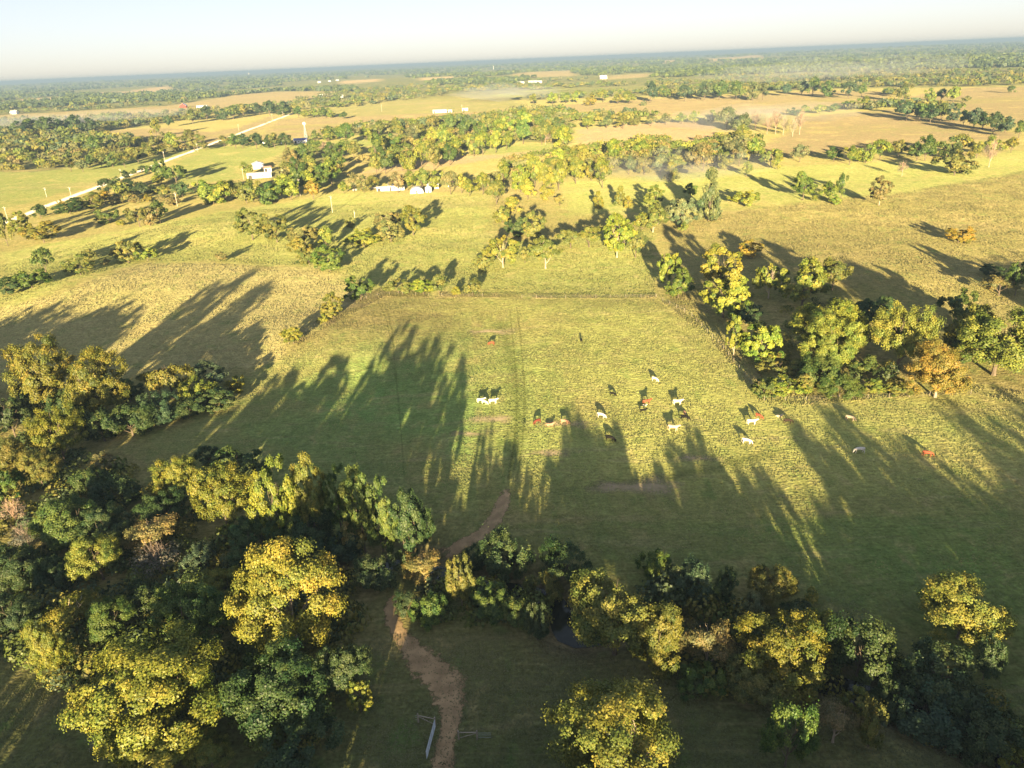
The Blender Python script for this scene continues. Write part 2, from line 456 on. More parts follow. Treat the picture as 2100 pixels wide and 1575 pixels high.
def track_material(name, c1, c2, soft=0.45, fill=0.5, scale=0.9, amax=1.0):
    """worn ground whose edge breaks up into the grass"""
    m, N, L = mat(name)
    o = N.new('ShaderNodeOutputMaterial'); b = N.new('ShaderNodeBsdfPrincipled'); tr = N.new('ShaderNodeBsdfTransparent'); mx = N.new('ShaderNodeMixShader')
    e = N.new('ShaderNodeAttribute'); e.attribute_name = 'edge'
    g = N.new('ShaderNodeNewGeometry'); n = N.new('ShaderNodeTexNoise'); n.inputs['Scale'].default_value = scale; n.inputs['Detail'].default_value = 6; n.inputs['Roughness'].default_value = 0.65
    L.new(g.outputs['Position'], n.inputs['Vector'])
    s = N.new('ShaderNodeMath'); s.operation = 'MULTIPLY_ADD'; s.inputs[1].default_value = 1.6; L.new(n.outputs['Fac'], s.inputs[0]); L.new(e.outputs['Fac'], s.inputs[2])
    r = N.new('ShaderNodeMapRange'); r.inputs[1].default_value = 0.8 + (1 - fill) * 0.5; r.inputs[2].default_value = 0.8 + (1 - fill) * 0.5 + soft; r.inputs[4].default_value = amax
    L.new(s.outputs[0], r.inputs[0])
    n2 = N.new('ShaderNodeTexNoise'); n2.inputs['Scale'].default_value = 0.55; n2.inputs['Detail'].default_value = 5; L.new(g.outputs['Position'], n2.inputs['Vector'])
    cm = N.new('ShaderNodeMix'); cm.data_type = 'RGBA'; cm.inputs[6].default_value = (*c1, 1); cm.inputs[7].default_value = (*c2, 1)
    r2 = N.new('ShaderNodeMapRange'); r2.inputs[1].default_value = 0.35; r2.inputs[2].default_value = 0.65; L.new(n2.outputs['Fac'], r2.inputs[0]); L.new(r2.outputs[0], cm.inputs[0])
    L.new(cm.outputs[2], b.inputs['Base Color']); b.inputs['Roughness'].default_value = 1; b.inputs['Specular IOR Level'].default_value = 0.05
    b.inputs['Diffuse Roughness'].default_value = 1.0
    bp = N.new('ShaderNodeBump'); bp.inputs['Strength'].default_value = 0.5; bp.inputs['Distance'].default_value = 0.2; L.new(n.outputs['Fac'], bp.inputs['Height']); L.new(bp.outputs[0], b.inputs['Normal'])
    L.new(r.outputs[0], mx.inputs[0]); L.new(tr.outputs[0], mx.inputs[1]); L.new(b.outputs[0], mx.inputs[2]); L.new(mx.outputs[0], o.inputs['Surface'])
    return m

def gl(px, n=6): return smooth_poly([at(*p)[:2] for p in px], n)
M_DIRT = track_material('bare_dirt', (0.50, 0.35, 0.195), (0.33, 0.23, 0.125), 0.3, 0.68)
M_GRAVEL = track_material('pale_gravel', (0.62, 0.56, 0.47), (0.48, 0.42, 0.34), 0.25, 0.85, 0.4)
M_TRAIL = track_material('cow_trail', (0.10, 0.125, 0.03), (0.075, 0.095, 0.025), 0.8, 0.45, 0.35, 0.42)
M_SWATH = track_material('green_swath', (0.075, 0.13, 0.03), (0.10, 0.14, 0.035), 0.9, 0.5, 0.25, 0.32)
M_PATCH = track_material('bare_patch', (0.52, 0.41, 0.27), (0.42, 0.33, 0.2), 0.8, 0.45, 0.3, 0.8)

road_a, road_b = at(45, 443)[:2], at(585, 238)[:2]
rv = np.array(road_b) - np.array(road_a); rv /= np.linalg.norm(rv)
road_pts = [tuple(np.array(road_a) - rv * 260), road_a, road_b, tuple(np.array(road_b) + rv * 90)]
o = link('road', ribbon_mesh('road', road_pts, 8.0, M_GRAVEL, 0.05, 4, 6, wob=0.12)); o['kind'] = 'structure'
o = link('path', ribbon_mesh('path', gl([(880, 1640), (905, 1575), (915, 1520), (925, 1460), (915, 1405), (875, 1365), (835, 1320), (808, 1280), (803, 1240), (812, 1210)]),
         [4.2, 4.2, 4.0, 4.6, 6.2, 5.6, 4.0, 3.2, 2.8, 2.4], M_DIRT, 0.04, 0.6, 8, wob=0.25)); o['kind'] = 'structure'
o = link('path', ribbon_mesh('path', gl([(905, 1150), (930, 1130), (960, 1110), (985, 1096), (1010, 1070), (1030, 1035), (1040, 1000)]), [4.5, 4.5, 5, 4, 3.4, 3, 2], M_DIRT, 0.04, 0.6, 8, wob=0.3)); o['kind'] = 'structure'
for pts, w in [([(790, 620), (800, 660), (806, 700), (809, 745), (815, 800), (822, 880), (828, 960), (832, 1010)], 0.9),
               ([(645, 776), (690, 770), (740, 760), (775, 748), (800, 738), (850, 728), (900, 705), (960, 690)], 2.0),
               ([(1044, 620), (1050, 680), (1056, 740), (1060, 800), (1058, 870), (1048, 950), (1036, 1020)], 1.0),
               ([(1058, 618), (1066, 680), (1071, 740), (1076, 800), (1074, 870), (1066, 950), (1050, 1020)], 1.0),
               ([(1180, 688), (1260, 715), (1340, 745), (1420, 775), (1500, 800), (1560, 818)], 1.2),
               ([(770, 610), (790, 650), (800, 690), (815, 730)], 0.8)]:
    o = link('path', ribbon_mesh('path', gl(pts), w, M_TRAIL, 0.03, 1.5, 3, wob=0.4)); o['kind'] = 'structure'
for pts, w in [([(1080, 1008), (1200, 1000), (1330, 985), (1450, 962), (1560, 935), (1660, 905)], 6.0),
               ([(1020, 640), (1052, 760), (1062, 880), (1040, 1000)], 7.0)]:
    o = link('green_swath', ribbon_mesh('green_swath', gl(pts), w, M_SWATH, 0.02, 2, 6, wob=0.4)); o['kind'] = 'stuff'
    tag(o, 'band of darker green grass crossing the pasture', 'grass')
for px, py, w in [(1000, 860, 9), (1160, 870, 9), (1225, 745, 4.5), (1128, 872, 4), (960, 890, 7), (1605, 1020, 4), (1300, 1000, 12), (1130, 930, 8), (1640, 905, 4), (1890, 985, 4), (1010, 680, 10), (1430, 940, 8)]:
    x, y, z = at(px, py)
    o = link('bare_patch', ribbon_mesh('bare_patch', [(x - w, y - 1), (x - w * .3, y + .6), (x + w * .4, y - .4), (x + w, y + 1)], w * 0.9, M_PATCH, 0.025, 1.0, 8, wob=0.5)); o['kind'] = 'structure'

def water_material():
    m, N, L = mat('creek_water')
    o = N.new('ShaderNodeOutputMaterial'); b = N.new('ShaderNodeBsdfPrincipled')
    b.inputs['Base Color'].default_value = (0.018, 0.02, 0.014, 1); b.inputs['Roughness'].default_value = 0.06; b.inputs['IOR'].default_value = 1.33
    b.inputs['Specular IOR Level'].default_value = 0.6
    n = N.new('ShaderNodeTexNoise'); n.inputs['Scale'].default_value = 0.8; bp = N.new('ShaderNodeBump'); bp.inputs['Strength'].default_value = 0.06
    L.new(n.outputs['Fac'], bp.inputs['Height']); L.new(bp.outputs[0], b.inputs['Normal']); L.new(b.outputs[0], o.inputs['Surface'])
    return m
me = ribbon_mesh('creek', CREEK, 4.2, water_material(), 0, 1.5, 2)
for v in me.vertices: v.co.z = -1.7
creek = link('creek', me); creek['kind'] = 'structure'

# ------------------------------------------------------------------ foliage prototypes
def fold_leaves(P, Nn, size, rng, aspect=1.35):
    """diamond leaves: positions P, facing Nn, each folded slightly; returns V (4n,3), F (n,4)"""
    n = len(P)
    Nn = Nn / (np.linalg.norm(Nn, axis=1, keepdims=True) + 1e-9)
    t = rng.normal(size=(n, 3)); u = np.cross(Nn, t); u /= np.linalg.norm(u, axis=1, keepdims=True) + 1e-9
    w = np.cross(Nn, u)
    s = (size * rng.uniform(0.65, 1.35, n))[:, None]
    droop = Nn * s * 0.22
    V = np.stack([P + u * s * aspect * .5 - droop, P + w * s * .5, P - u * s * aspect * .5 - droop, P - w * s * .5], 1).reshape(-1, 3)
    return V, np.arange(4 * n).reshape(n, 4)

def crown_points(rng, n_clump, n_leaf, style):
    """leaf positions in a unit crown made of uneven leaf clumps"""
    C = []; Rr = []
    small = n_leaf < 2000
    nl = 5 if small else int(rng.integers(6, 9))
    lobes = []
    while len(lobes) < nl:          # main limbs, each carrying a lobe of its own
        d = rng.normal(size=3); d /= np.linalg.norm(d)
        if d[2] < -0.62: continue
        if lobes and max(float(d @ l[3]) for l in lobes) > 0.78: continue
        rr = rng.uniform(0.36, 0.58); Rl = rng.uniform(0.34, 0.52)
        lobes.append((d * rr, Rl, rng.uniform(0.8, 1.15), d))
    lobes.append((np.zeros(3), 0.5, 1.0, np.array([0, 0, -1.0])))
    while len(C) < n_clump:
        d = rng.normal(size=3); d /= np.linalg.norm(d)
        if style == 'spire':
            z = rng.uniform(-1, 1); w = (1 - z) * 0.5 * 0.75 + 0.12; a = rng.uniform(0, 6.28)
            C.append(np.array([math.cos(a) * w * rng.uniform(.5, 1), math.sin(a) * w * rng.uniform(.5, 1), z * 0.86])); Rr.append(rng.uniform(0.16, 0.28)); continue
        lc, lr, lz, ld = lobes[int(rng.integers(0, len(lobes)))]
        if style == 'flat':           # layered pads
            q = rng.uniform(0.1, 1.0)
            c = lc * np.array([1.25, 1.25, 0.95]) + d * lr * q * np.array([1.05, 1.05, 0.22]); R0 = rng.uniform(0.12, 0.22)
        else:
            if float(d @ ld) < -0.15 and rng.random() < 0.8: continue
            c = lc + d * lr * rng.uniform(0.72, 1.02) * np.array([1, 1, lz])
            R0 = rng.uniform(0.07, 0.17) if not small else rng.uniform(0.18, 0.32)
            if style == 'dome' and c[2] < -0.5: continue
        nrm = np.linalg.norm(c)
        if nrm > 0.98: c = c * 0.98 / nrm
        C.append(c); Rr.append(R0)
    C = np.array(C); Rr = np.array(Rr)
    wgt = Rr ** 2; k = rng.choice(len(C), n_leaf, p=wgt / wgt.sum())
    d = rng.normal(size=(n_leaf, 3)); d[:, 2] += 0.25; d /= np.linalg.norm(d, axis=1, keepdims=True)
    q = rng.uniform(0.12, 1.0, n_leaf) ** 0.55 * rng.uniform(0.72, 1.38, n_leaf)
    P = C[k] + d * (Rr[k] * q)[:, None] * np.array([1, 1, 0.85 if style != 'flat' else 0.65])
    out = P / (np.linalg.norm(P, axis=1, keepdims=True) + 1e-6)
    Nn = d * 0.7 + out * 0.7 + rng.normal(size=(n_leaf, 3)) * 0.42 + np.array([0, 0, 0.25])
    if style == 'spray':      # upright leafy shoots
        P[:, 2] += rng.exponential(0.06, n_leaf)
    shade = rng.uniform(0.72, 1.25, len(C))[k]
    grn = np.clip(rng.beta(1.2, 1.6, len(C))[k] + rng.normal(0, .15, n_leaf), 0, 1)
    return P, Nn, shade, grn

def crown_mesh(seed, n_clump, n_leaf, size, style, m=M_LEAF):
    rng = np.random.default_rng(seed)
    P, Nn, sh, grn = crown_points(rng, n_clump, n_leaf, style)
    V, F = fold_leaves(P, Nn, size, rng)
    tint = np.clip(rng.normal(1.0, 0.2, len(F)) * sh, 0.5, 1.6)
    return np_mesh('crown', V, F, m, {'tint': ('FLOAT', 'FACE', tint), 'grn': ('FLOAT', 'FACE', grn)})

def limb_mesh(seed, m, spread=0.75, limbs=7, bare=False, name='trunk'):
    """unit trunk: z 0..1, limbs reaching out to radius ~1"""
    rng = random.Random(seed); b = MB()
    top = 0.62
    lean = (rng.uniform(-.06, .06), rng.uniform(-.06, .06))
    pts = [(lean[0] * t * t, lean[1] * t * t, t * top) for t in (0, .12, .35, .65, 1)]
    b.tube([(0, 0, -0.03)] + pts[1:], [0.075, 0.05, 0.042, 0.032, 0.018], 7)
    def branch(p, d, L, r, lev):
        q = [Vector(p)]; dd = Vector(d).normalized()
        for k in range(3):
            dd = (dd + Vector((rng.uniform(-.25, .25), rng.uniform(-.25, .25), rng.uniform(-.05, .22)))).normalized()
            q.append(q[-1] + dd * (L / 3))
        b.tube(q, [r, r * .75, r * .5, r * .22], 4 if lev else 5)
        if lev < (2 if bare else 1):
            for k in range(4 if bare else 3):
                i = rng.choice((1, 2, 3)); a = rng.uniform(0, 6.28)
                nd = (dd + Vector((math.cos(a), math.sin(a), rng.uniform(-.1, .5))) * 0.85).normalized()
                branch(q[i], nd, L * rng.uniform(.5, .75), r * .5, lev + 1)
    for k in range(limbs):
        t = 0.28 + 0.7 * k / max(1, limbs - 1); a = k * 2.4 + rng.uniform(-.4, .4)
        p = (lean[0] * t * t, lean[1] * t * t, t * top)
        branch(p, (math.cos(a) * spread, math.sin(a) * spread, rng.uniform(.25, .5) + t * .3), 0.36 + 0.2 * (1 - t), 0.022 * (1.2 - t * .5), 0)
    return b.mesh(name, m)

PROTO = {
    'huge': [crown_mesh(92 + i, 150, 50000, 0.0235, 'lobed') for i in range(2)],
    'big': [crown_mesh(100 + i, 170 + i * 14, 30000, 0.03, s) for i, s in enumerate(('round', 'lobed', 'round', 'dome'))],
    'lobed': [crown_mesh(140 + i, 190, 30000, 0.03, 'lobed') for i in range(2)],
    'flat': [crown_mesh(120 + i, 110, 20000, 0.037, 'flat') for i in range(2)],
    'column': [crown_mesh(130 + i, 95, 18000, 0.038, 'lobed') for i in range(2)],
    'spray': [crown_mesh(150 + i, 80, 14000, 0.043, 'spray') for i in range(3)],
    'mid': [crown_mesh(160 + i, 64, 6500, 0.07, s) for i, s in enumerate(('round', 'dome', 'lobed', 'round'))],
    'midflat': [crown_mesh(170 + i, 60, 6500, 0.066, 'flat') for i in range(2)],
    'small': [crown_mesh(180 + i, 24, 1500, 0.125, s) for i, s in enumerate(('round', 'dome', 'lobed', 'round', 'dome'))],
    'spire': [crown_mesh(190 + i, 46, 3600, 0.10, 'spire') for i in range(2)],
    'smallspire': [crown_mesh(195 + i, 26, 1500, 0.14, 'spire') for i in range(2)],
    'sparse': [crown_mesh(198 + i, 50, 1500, 0.045, 'round') for i in range(2)],
}
TRUNKS = {k: [limb_mesh(300 + 10 * j + i, mm) for i in range(3)] for j, (k, mm) in enumerate((('bark', M_BARK), ('pale', M_PALE)))}
BARES = {k: [limb_mesh(400 + 10 * j + i, mm, 0.6, 9, True) for i in range(2)] for j, (k, mm) in enumerate((('pink', M_PINK), ('grey', M_GREYB), ('pale', M_PALE)))}
CNT = {}
COLS = {
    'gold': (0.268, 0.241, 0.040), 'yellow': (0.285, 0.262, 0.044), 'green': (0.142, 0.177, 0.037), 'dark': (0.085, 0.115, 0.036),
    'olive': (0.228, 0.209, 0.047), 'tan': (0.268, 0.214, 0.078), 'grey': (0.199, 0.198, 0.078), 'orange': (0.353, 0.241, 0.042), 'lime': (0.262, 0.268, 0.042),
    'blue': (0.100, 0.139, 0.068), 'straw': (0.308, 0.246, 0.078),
}

def place(px, py, w, h, kind, proto=None):
    """crown centre pixel + apparent crown size -> ground position, crown semi-axes, centre height"""
    zc = 6.0
    for it in range(6):
        x, y, g = at(px, py, zc)
        d = np.array([x, y, g + zc - CAM_H]); depth = -(CR.T @ d)[2]
        a = 0.5 * w * depth / FPX
        th = math.atan2(CAM_H - g - zc, math.hypot(x, y))
        hs = 0.5 * h * depth / FPX / max(0.8, math.cos(math.atan2(abs(py - 787), FPX)))
        c2 = hs * hs - (a * math.sin(th)) ** 2
        c = math.sqrt(max(c2, 0)) / math.cos(th)
        c = min(max(c * ((1.65 if proto == 'column' else 1.02 if y < 130 else 1.15) if kind == 'tree' and y < 330 else 1.05), a * (0.8 if kind == 'tree' else 0.55)), a * 2.6)
        clear = {'tree': 0.06, 'shrub': -0.12, 'bare': 0.0, 'cedar': 0.1}[kind] * c
        zc = c + clear
    return x, y, g, a, c, zc

def pick(key):
    L = PROTO[key]; i = CNT.get(key, 0); CNT[key] = i + 1
    return L[i % len(L)]

def vary(c, amt=0.14):
    k = random.uniform(1 - amt, 1 + amt)
    return (c[0] * k * random.uniform(.92, 1.08), c[1] * k * random.uniform(.95, 1.05), c[2] * k * random.uniform(.85, 1.15), 1)

NT = 0
def plant(px, py, w, h, col, label, group, kind='tree', proto=None, trunk='bark'):
    global NT
    NT += 1
    x, y, g, a, c, zc = place(px, py, w, h, kind, proto)
    name = {'tree': 'tree', 'shrub': 'shrub', 'cedar': 'cedar_tree', 'bare': 'bare_tree'}[kind]
    root = link(name, None, loc=(x, y, g - 0.05), rz=random.uniform(0, 6.28))
    root.empty_display_size = 0.5
    tag(root, label, 'shrub' if kind == 'shrub' else 'tree', group)
    H = zc + c
    if kind == 'bare':
        B = BARES[col]; t = link('trunk', B[NT % len(B)], root, scale=(a * .95, a * .95, H * .92))
        tw = link('twigs', pick('sparse'), root, loc=(0, 0, zc * 1.08), scale=(a, a, c * .9)); tw.color = {'pink': (.40, .27, .19, 1), 'grey': (.20, .17, .12, 1), 'pale': (.42, .33, .23, 1)}[col]; return root
    if proto is None:
        if kind == 'cedar': proto = 'spire' if w >= 45 else 'smallspire'
        else: proto = ('big' if kind == 'tree' else 'spray') if w >= 88 else ('mid' if w >= 42 else 'small')
    T = TRUNKS[trunk]
    if kind == 'shrub': link('stem', T[NT % 3], root, scale=(a * .7, a * .7, H * .55))
    else: link('trunk', T[NT % 3], root, scale=(a * .9, a * .9, H * .76))
    cr = link('crown' if kind != 'shrub' else 'foliage', pick(proto), root, loc=(0, 0, zc), scale=((a * 1.22, a * 1.22, c * 1.1) if proto in ('mid', 'midflat') else (a * 1.1, a * 1.1, c * 1.03)))
    cr.color = vary(COLS[col])
    return root

# ------------------------------------------------------------------ single trees and shrubs
def grp(group, rows):
    for r in rows:
        px, py, w, h, col, kind, proto, label = r[:8]
        plant(px, py, w, h, col, label, group, kind, proto, r[8] if len(r) > 8 else 'bark')
T, S, B_, K = 'tree', 'shrub', 'bare', 'cedar'

grp('trees and shrubs of the wooded point on the left', [
    (88, 770, 128, 150, 'gold', T, 'big', 'big golden tree at the left edge, left half of the golden pair'),
    (192, 784, 126, 140, 'gold', T, 'lobed', 'big golden tree right of its golden twin, pale limb showing low', 'pale'),
    (114, 884, 108, 118, 'gold', T, 'big', 'round tree with gold top standing below the golden pair'),
    (77, 962, 78, 82, 'olive', T, 'lobed', 'small tree with sunlit orange tip below the round gold-topped tree'),
    (343, 770, 88, 86, 'olive', T, 'midflat', 'layered dark tree with gold streaks at the tip of the wooded point'),
    (426, 775, 76, 62, 'blue', S, 'mid', 'dull bluish shrub right of the layered gold-streaked tree'),
    (482, 787, 42, 40, 'gold', S, 'small', 'little yellow shrub at the far right tip of the wooded point'),
    (398, 808, 88, 62, 'lime', S, 'spray', 'yellow-green bright topped shrub inside the wooded point'),
    (206, 872, 110, 84, 'dark', S, 'spray', 'dark green shrub under the right golden tree'),
    (265, 864, 112, 80, 'dark', S, 'spray', 'dark shrub at the pasture edge, second right of the golden pair'),
    (325, 842, 100, 74, 'blue', S, 'spray', 'dark bluish shrub below the layered gold-streaked tree'),
    (382, 838, 90, 56, 'dark', S, 'spray', 'low dark shrub under the yellow-green bright topped shrub'),
    (440, 822, 84, 58, 'dark', S, 'mid', 'low dark shrub below the little yellow shrub at the tip'),
    (60, 836, 110, 84, 'dark', S, 'spray', 'dark green shrub in shade under the left golden tree'),
    (150, 838, 110, 80, 'dark', S, 'spray', 'dark green shrub in shade between the two golden trees'),
    (14, 938, 86, 96, 'olive', T, 'big', 'olive tree cut by the left frame edge beside the gold-topped round tree'),
    (8, 994, 62, 74, 'green', T, 'mid', 'green tree on the left frame edge, below the olive one'),
    (16, 850, 80, 90, 'dark', T, 'mid', 'dark tree on the left frame edge below the golden pair'),
    (262, 800, 70, 60, 'dark', S, 'mid', 'dark shrub right beside the right golden tree, at the field edge'),
])
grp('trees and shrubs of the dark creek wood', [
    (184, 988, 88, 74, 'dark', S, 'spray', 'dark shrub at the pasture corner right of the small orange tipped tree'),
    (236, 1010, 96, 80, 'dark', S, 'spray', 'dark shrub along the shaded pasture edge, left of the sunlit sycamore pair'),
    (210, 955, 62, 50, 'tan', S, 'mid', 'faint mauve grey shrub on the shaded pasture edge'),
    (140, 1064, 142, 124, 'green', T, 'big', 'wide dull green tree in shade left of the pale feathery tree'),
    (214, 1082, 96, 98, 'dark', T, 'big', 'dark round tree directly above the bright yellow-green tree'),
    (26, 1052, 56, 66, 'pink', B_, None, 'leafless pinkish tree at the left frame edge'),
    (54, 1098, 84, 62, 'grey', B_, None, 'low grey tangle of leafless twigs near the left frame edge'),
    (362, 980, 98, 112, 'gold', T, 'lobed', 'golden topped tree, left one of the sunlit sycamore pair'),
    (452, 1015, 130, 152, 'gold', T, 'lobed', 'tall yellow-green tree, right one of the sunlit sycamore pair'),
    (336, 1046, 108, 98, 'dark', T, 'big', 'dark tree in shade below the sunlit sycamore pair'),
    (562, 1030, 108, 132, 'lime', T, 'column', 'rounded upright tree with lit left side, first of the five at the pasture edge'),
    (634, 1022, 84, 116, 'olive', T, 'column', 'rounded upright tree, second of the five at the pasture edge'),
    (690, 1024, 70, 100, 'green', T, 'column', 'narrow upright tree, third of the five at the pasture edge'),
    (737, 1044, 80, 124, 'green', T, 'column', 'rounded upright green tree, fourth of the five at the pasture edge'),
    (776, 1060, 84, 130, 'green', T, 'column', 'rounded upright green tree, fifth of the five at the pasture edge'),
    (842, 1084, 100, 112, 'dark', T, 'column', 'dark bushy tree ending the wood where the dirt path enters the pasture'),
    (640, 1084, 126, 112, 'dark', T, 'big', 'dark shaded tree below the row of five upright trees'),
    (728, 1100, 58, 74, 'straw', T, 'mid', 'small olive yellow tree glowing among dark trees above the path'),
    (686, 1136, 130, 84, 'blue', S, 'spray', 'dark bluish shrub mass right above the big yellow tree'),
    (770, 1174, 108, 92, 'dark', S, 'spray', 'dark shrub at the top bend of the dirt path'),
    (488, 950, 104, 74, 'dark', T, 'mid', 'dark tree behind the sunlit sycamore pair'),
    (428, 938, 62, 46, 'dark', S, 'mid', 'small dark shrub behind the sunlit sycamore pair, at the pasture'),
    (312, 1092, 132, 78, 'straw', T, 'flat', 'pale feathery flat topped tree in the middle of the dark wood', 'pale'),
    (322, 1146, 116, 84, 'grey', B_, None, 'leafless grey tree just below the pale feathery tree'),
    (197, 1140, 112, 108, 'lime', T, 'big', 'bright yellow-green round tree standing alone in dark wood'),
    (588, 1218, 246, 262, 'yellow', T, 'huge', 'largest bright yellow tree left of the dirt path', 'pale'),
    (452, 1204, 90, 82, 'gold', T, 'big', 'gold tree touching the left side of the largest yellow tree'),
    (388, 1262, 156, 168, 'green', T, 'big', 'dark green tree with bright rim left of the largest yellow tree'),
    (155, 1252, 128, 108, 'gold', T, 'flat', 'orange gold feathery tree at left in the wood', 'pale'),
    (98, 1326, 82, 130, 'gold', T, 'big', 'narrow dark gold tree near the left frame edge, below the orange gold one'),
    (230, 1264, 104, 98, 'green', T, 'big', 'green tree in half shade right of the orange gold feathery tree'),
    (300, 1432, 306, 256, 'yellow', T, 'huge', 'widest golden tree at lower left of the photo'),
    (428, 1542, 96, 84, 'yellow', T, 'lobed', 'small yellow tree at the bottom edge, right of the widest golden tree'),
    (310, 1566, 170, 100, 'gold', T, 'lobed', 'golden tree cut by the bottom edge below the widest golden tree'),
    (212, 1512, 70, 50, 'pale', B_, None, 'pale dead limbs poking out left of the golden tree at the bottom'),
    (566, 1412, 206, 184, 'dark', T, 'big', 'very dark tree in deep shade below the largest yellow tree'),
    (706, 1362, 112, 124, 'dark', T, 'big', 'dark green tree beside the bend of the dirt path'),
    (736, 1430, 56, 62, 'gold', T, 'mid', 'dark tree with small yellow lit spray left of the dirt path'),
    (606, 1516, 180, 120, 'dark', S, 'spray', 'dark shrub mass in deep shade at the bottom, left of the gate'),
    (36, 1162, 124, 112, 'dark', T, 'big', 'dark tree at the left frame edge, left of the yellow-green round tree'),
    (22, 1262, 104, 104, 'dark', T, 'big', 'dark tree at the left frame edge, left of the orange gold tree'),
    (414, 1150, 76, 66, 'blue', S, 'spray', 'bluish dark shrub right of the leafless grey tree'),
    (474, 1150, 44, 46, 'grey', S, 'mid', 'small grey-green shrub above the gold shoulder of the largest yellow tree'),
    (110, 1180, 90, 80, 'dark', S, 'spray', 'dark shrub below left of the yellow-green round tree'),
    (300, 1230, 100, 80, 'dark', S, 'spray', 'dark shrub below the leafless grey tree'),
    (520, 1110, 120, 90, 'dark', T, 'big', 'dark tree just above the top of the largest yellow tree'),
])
grp('shrubs and small trees on the creek bank', [
    (865, 1160, 98, 88, 'straw', T, 'flat', 'thin yellow topped tree where the path meets the creek', 'pale'),
    (900, 1196, 76, 62, 'grey', S, 'mid', 'grey-green shrub right of the thin yellow topped tree'),
    (944, 1196, 68, 98, 'olive', T, 'spray', 'olive upright small tree left of the creek water'),
    (880, 1254, 84, 78, 'green', S, 'spray', 'light green leafy shrub right of the dirt path bend'),
    (838, 1238, 62, 58, 'dark', S, 'spray', 'dark shrub beside the path, left of the light green leafy one'),
    (1000, 1240, 108, 92, 'green', S, 'spray', 'green shrub in the middle of the near creek bank'),
    (1062, 1258, 84, 78, 'green', S, 'spray', 'green shrub on the near bank, left of the creek pool'),
    (1113, 1206, 84, 78, 'olive', S, 'spray', 'olive shrub overhanging dark water above the creek pool'),
    (1102, 1280, 58, 74, 'dark', S, 'spray', 'dark narrow shrub at the left end of the creek pool'),
    (1037, 1140, 120, 112, 'dark', S, 'spray', 'big dark round shrub on the pasture side of the creek'),
    (1164, 1150, 114, 98, 'dark', S, 'spray', 'dark shrub with bare orange twigs on top, right of the big round one'),
    (968, 1152, 58, 60, 'dark', S, 'spray', 'small dark round shrub between path and big dark shrub'),
])
grp('trees and shrubs along the creek on the right', [
    (1262, 1256, 192, 192, 'olive', T, 'big', 'broad green tree with golden patches beside the creek pool'),
    (1348, 1306, 112, 150, 'gold', T, 'big', 'golden flecked tree joined to the broad green creek tree', 'pale'),
    (1340, 1158, 74, 70, 'green', S, 'spray', 'bright green shrub behind the broad green creek tree'),
    (1432, 1192, 86, 88, 'blue', S, 'spray', 'dark bluish leafy shrub at the pasture edge behind the creek trees'),
    (1388, 1184, 54, 62, 'dark', S, 'mid', 'small dark shrub between the bright green and the bluish shrub'),
    (1492, 1208, 64, 74, 'dark', S, 'spray', 'dark shrub right of the bluish leafy shrub at the pasture edge'),
    (1580, 1190, 104, 98, 'olive', T, 'big', 'olive tree with one lit side at the pasture edge'),
    (1662, 1226, 44, 40, 'gold', S, 'small', 'tiny golden shrub right of the olive tree at the pasture edge'),
    (1635, 1256, 84, 62, 'dark', S, 'spray', 'dark shrub under the tiny golden shrub'),
    (1546, 1242, 68, 64, 'grey', S, 'spray', 'grey-green shrub in front of the olive pasture edge tree'),
    (1452, 1312, 118, 132, 'tan', T, 'flat', 'tan feathery tree with pale dead branches', 'pale'),
    (1440, 1404, 120, 90, 'green', S, 'spray', 'large leaved green shrub below the tan feathery tree'),
    (1608, 1336, 188, 178, 'gold', T, 'big', 'wide gold feathery tree in the middle of the right creek trees', 'pale'),
    (1558, 1396, 134, 114, 'olive', T, 'big', 'olive green tree in front of the wide gold feathery tree'),
    (1682, 1282, 80, 68, 'lime', S, 'spray', 'yellow-green shrub tips above the wide gold feathery tree'),
    (1768, 1328, 152, 148, 'dark', S, 'spray', 'big dark green shrub with upright shoots right of the gold feathery tree'),
    (1982, 1244, 188, 158, 'gold', T, 'big', 'golden tree standing alone on the shaded pasture at right'),
    (2026, 1356, 76, 92, 'dark', S, 'spray', 'dark shrub just below the lone golden tree'),
    (1932, 1386, 162, 114, 'dark', T, 'spray', 'dark green tree with bright shoots below left of the lone golden tree'),
    (1906, 1446, 204, 124, 'blue', S, 'spray', 'widest dark bluish shrub in the lower right corner thicket'),
    (1832, 1442, 92, 84, 'dark', S, 'spray', 'dark shrub at the left end of the lower right thicket'),
    (2012, 1512, 146, 124, 'dark', S, 'spray', 'dark green shrub near the lower right corner'),
    (1620, 1506, 110, 128, 'green', T, 'spray', 'green large leaved small tree at the bottom right of centre'),
    (1716, 1476, 110, 104, 'tan', T, 'flat', 'orange tan small tree right of the green large leaved one', 'pale'),
    (1752, 1440, 62, 58, 'gold', S, 'mid', 'gold shrub peeking above the orange tan small tree'),
    (1788, 1492, 66, 88, 'olive', S, 'spray', 'shaded olive shrub right of the orange tan small tree'),
    (2086, 1560, 76, 76, 'yellow', T, 'mid', 'yellow tree cut by the lower right corner'),
    (1282, 1524, 322, 226, 'yellow', T, 'huge', 'bright yellow tree at the bottom centre, alone beside the path', 'pale'),
])
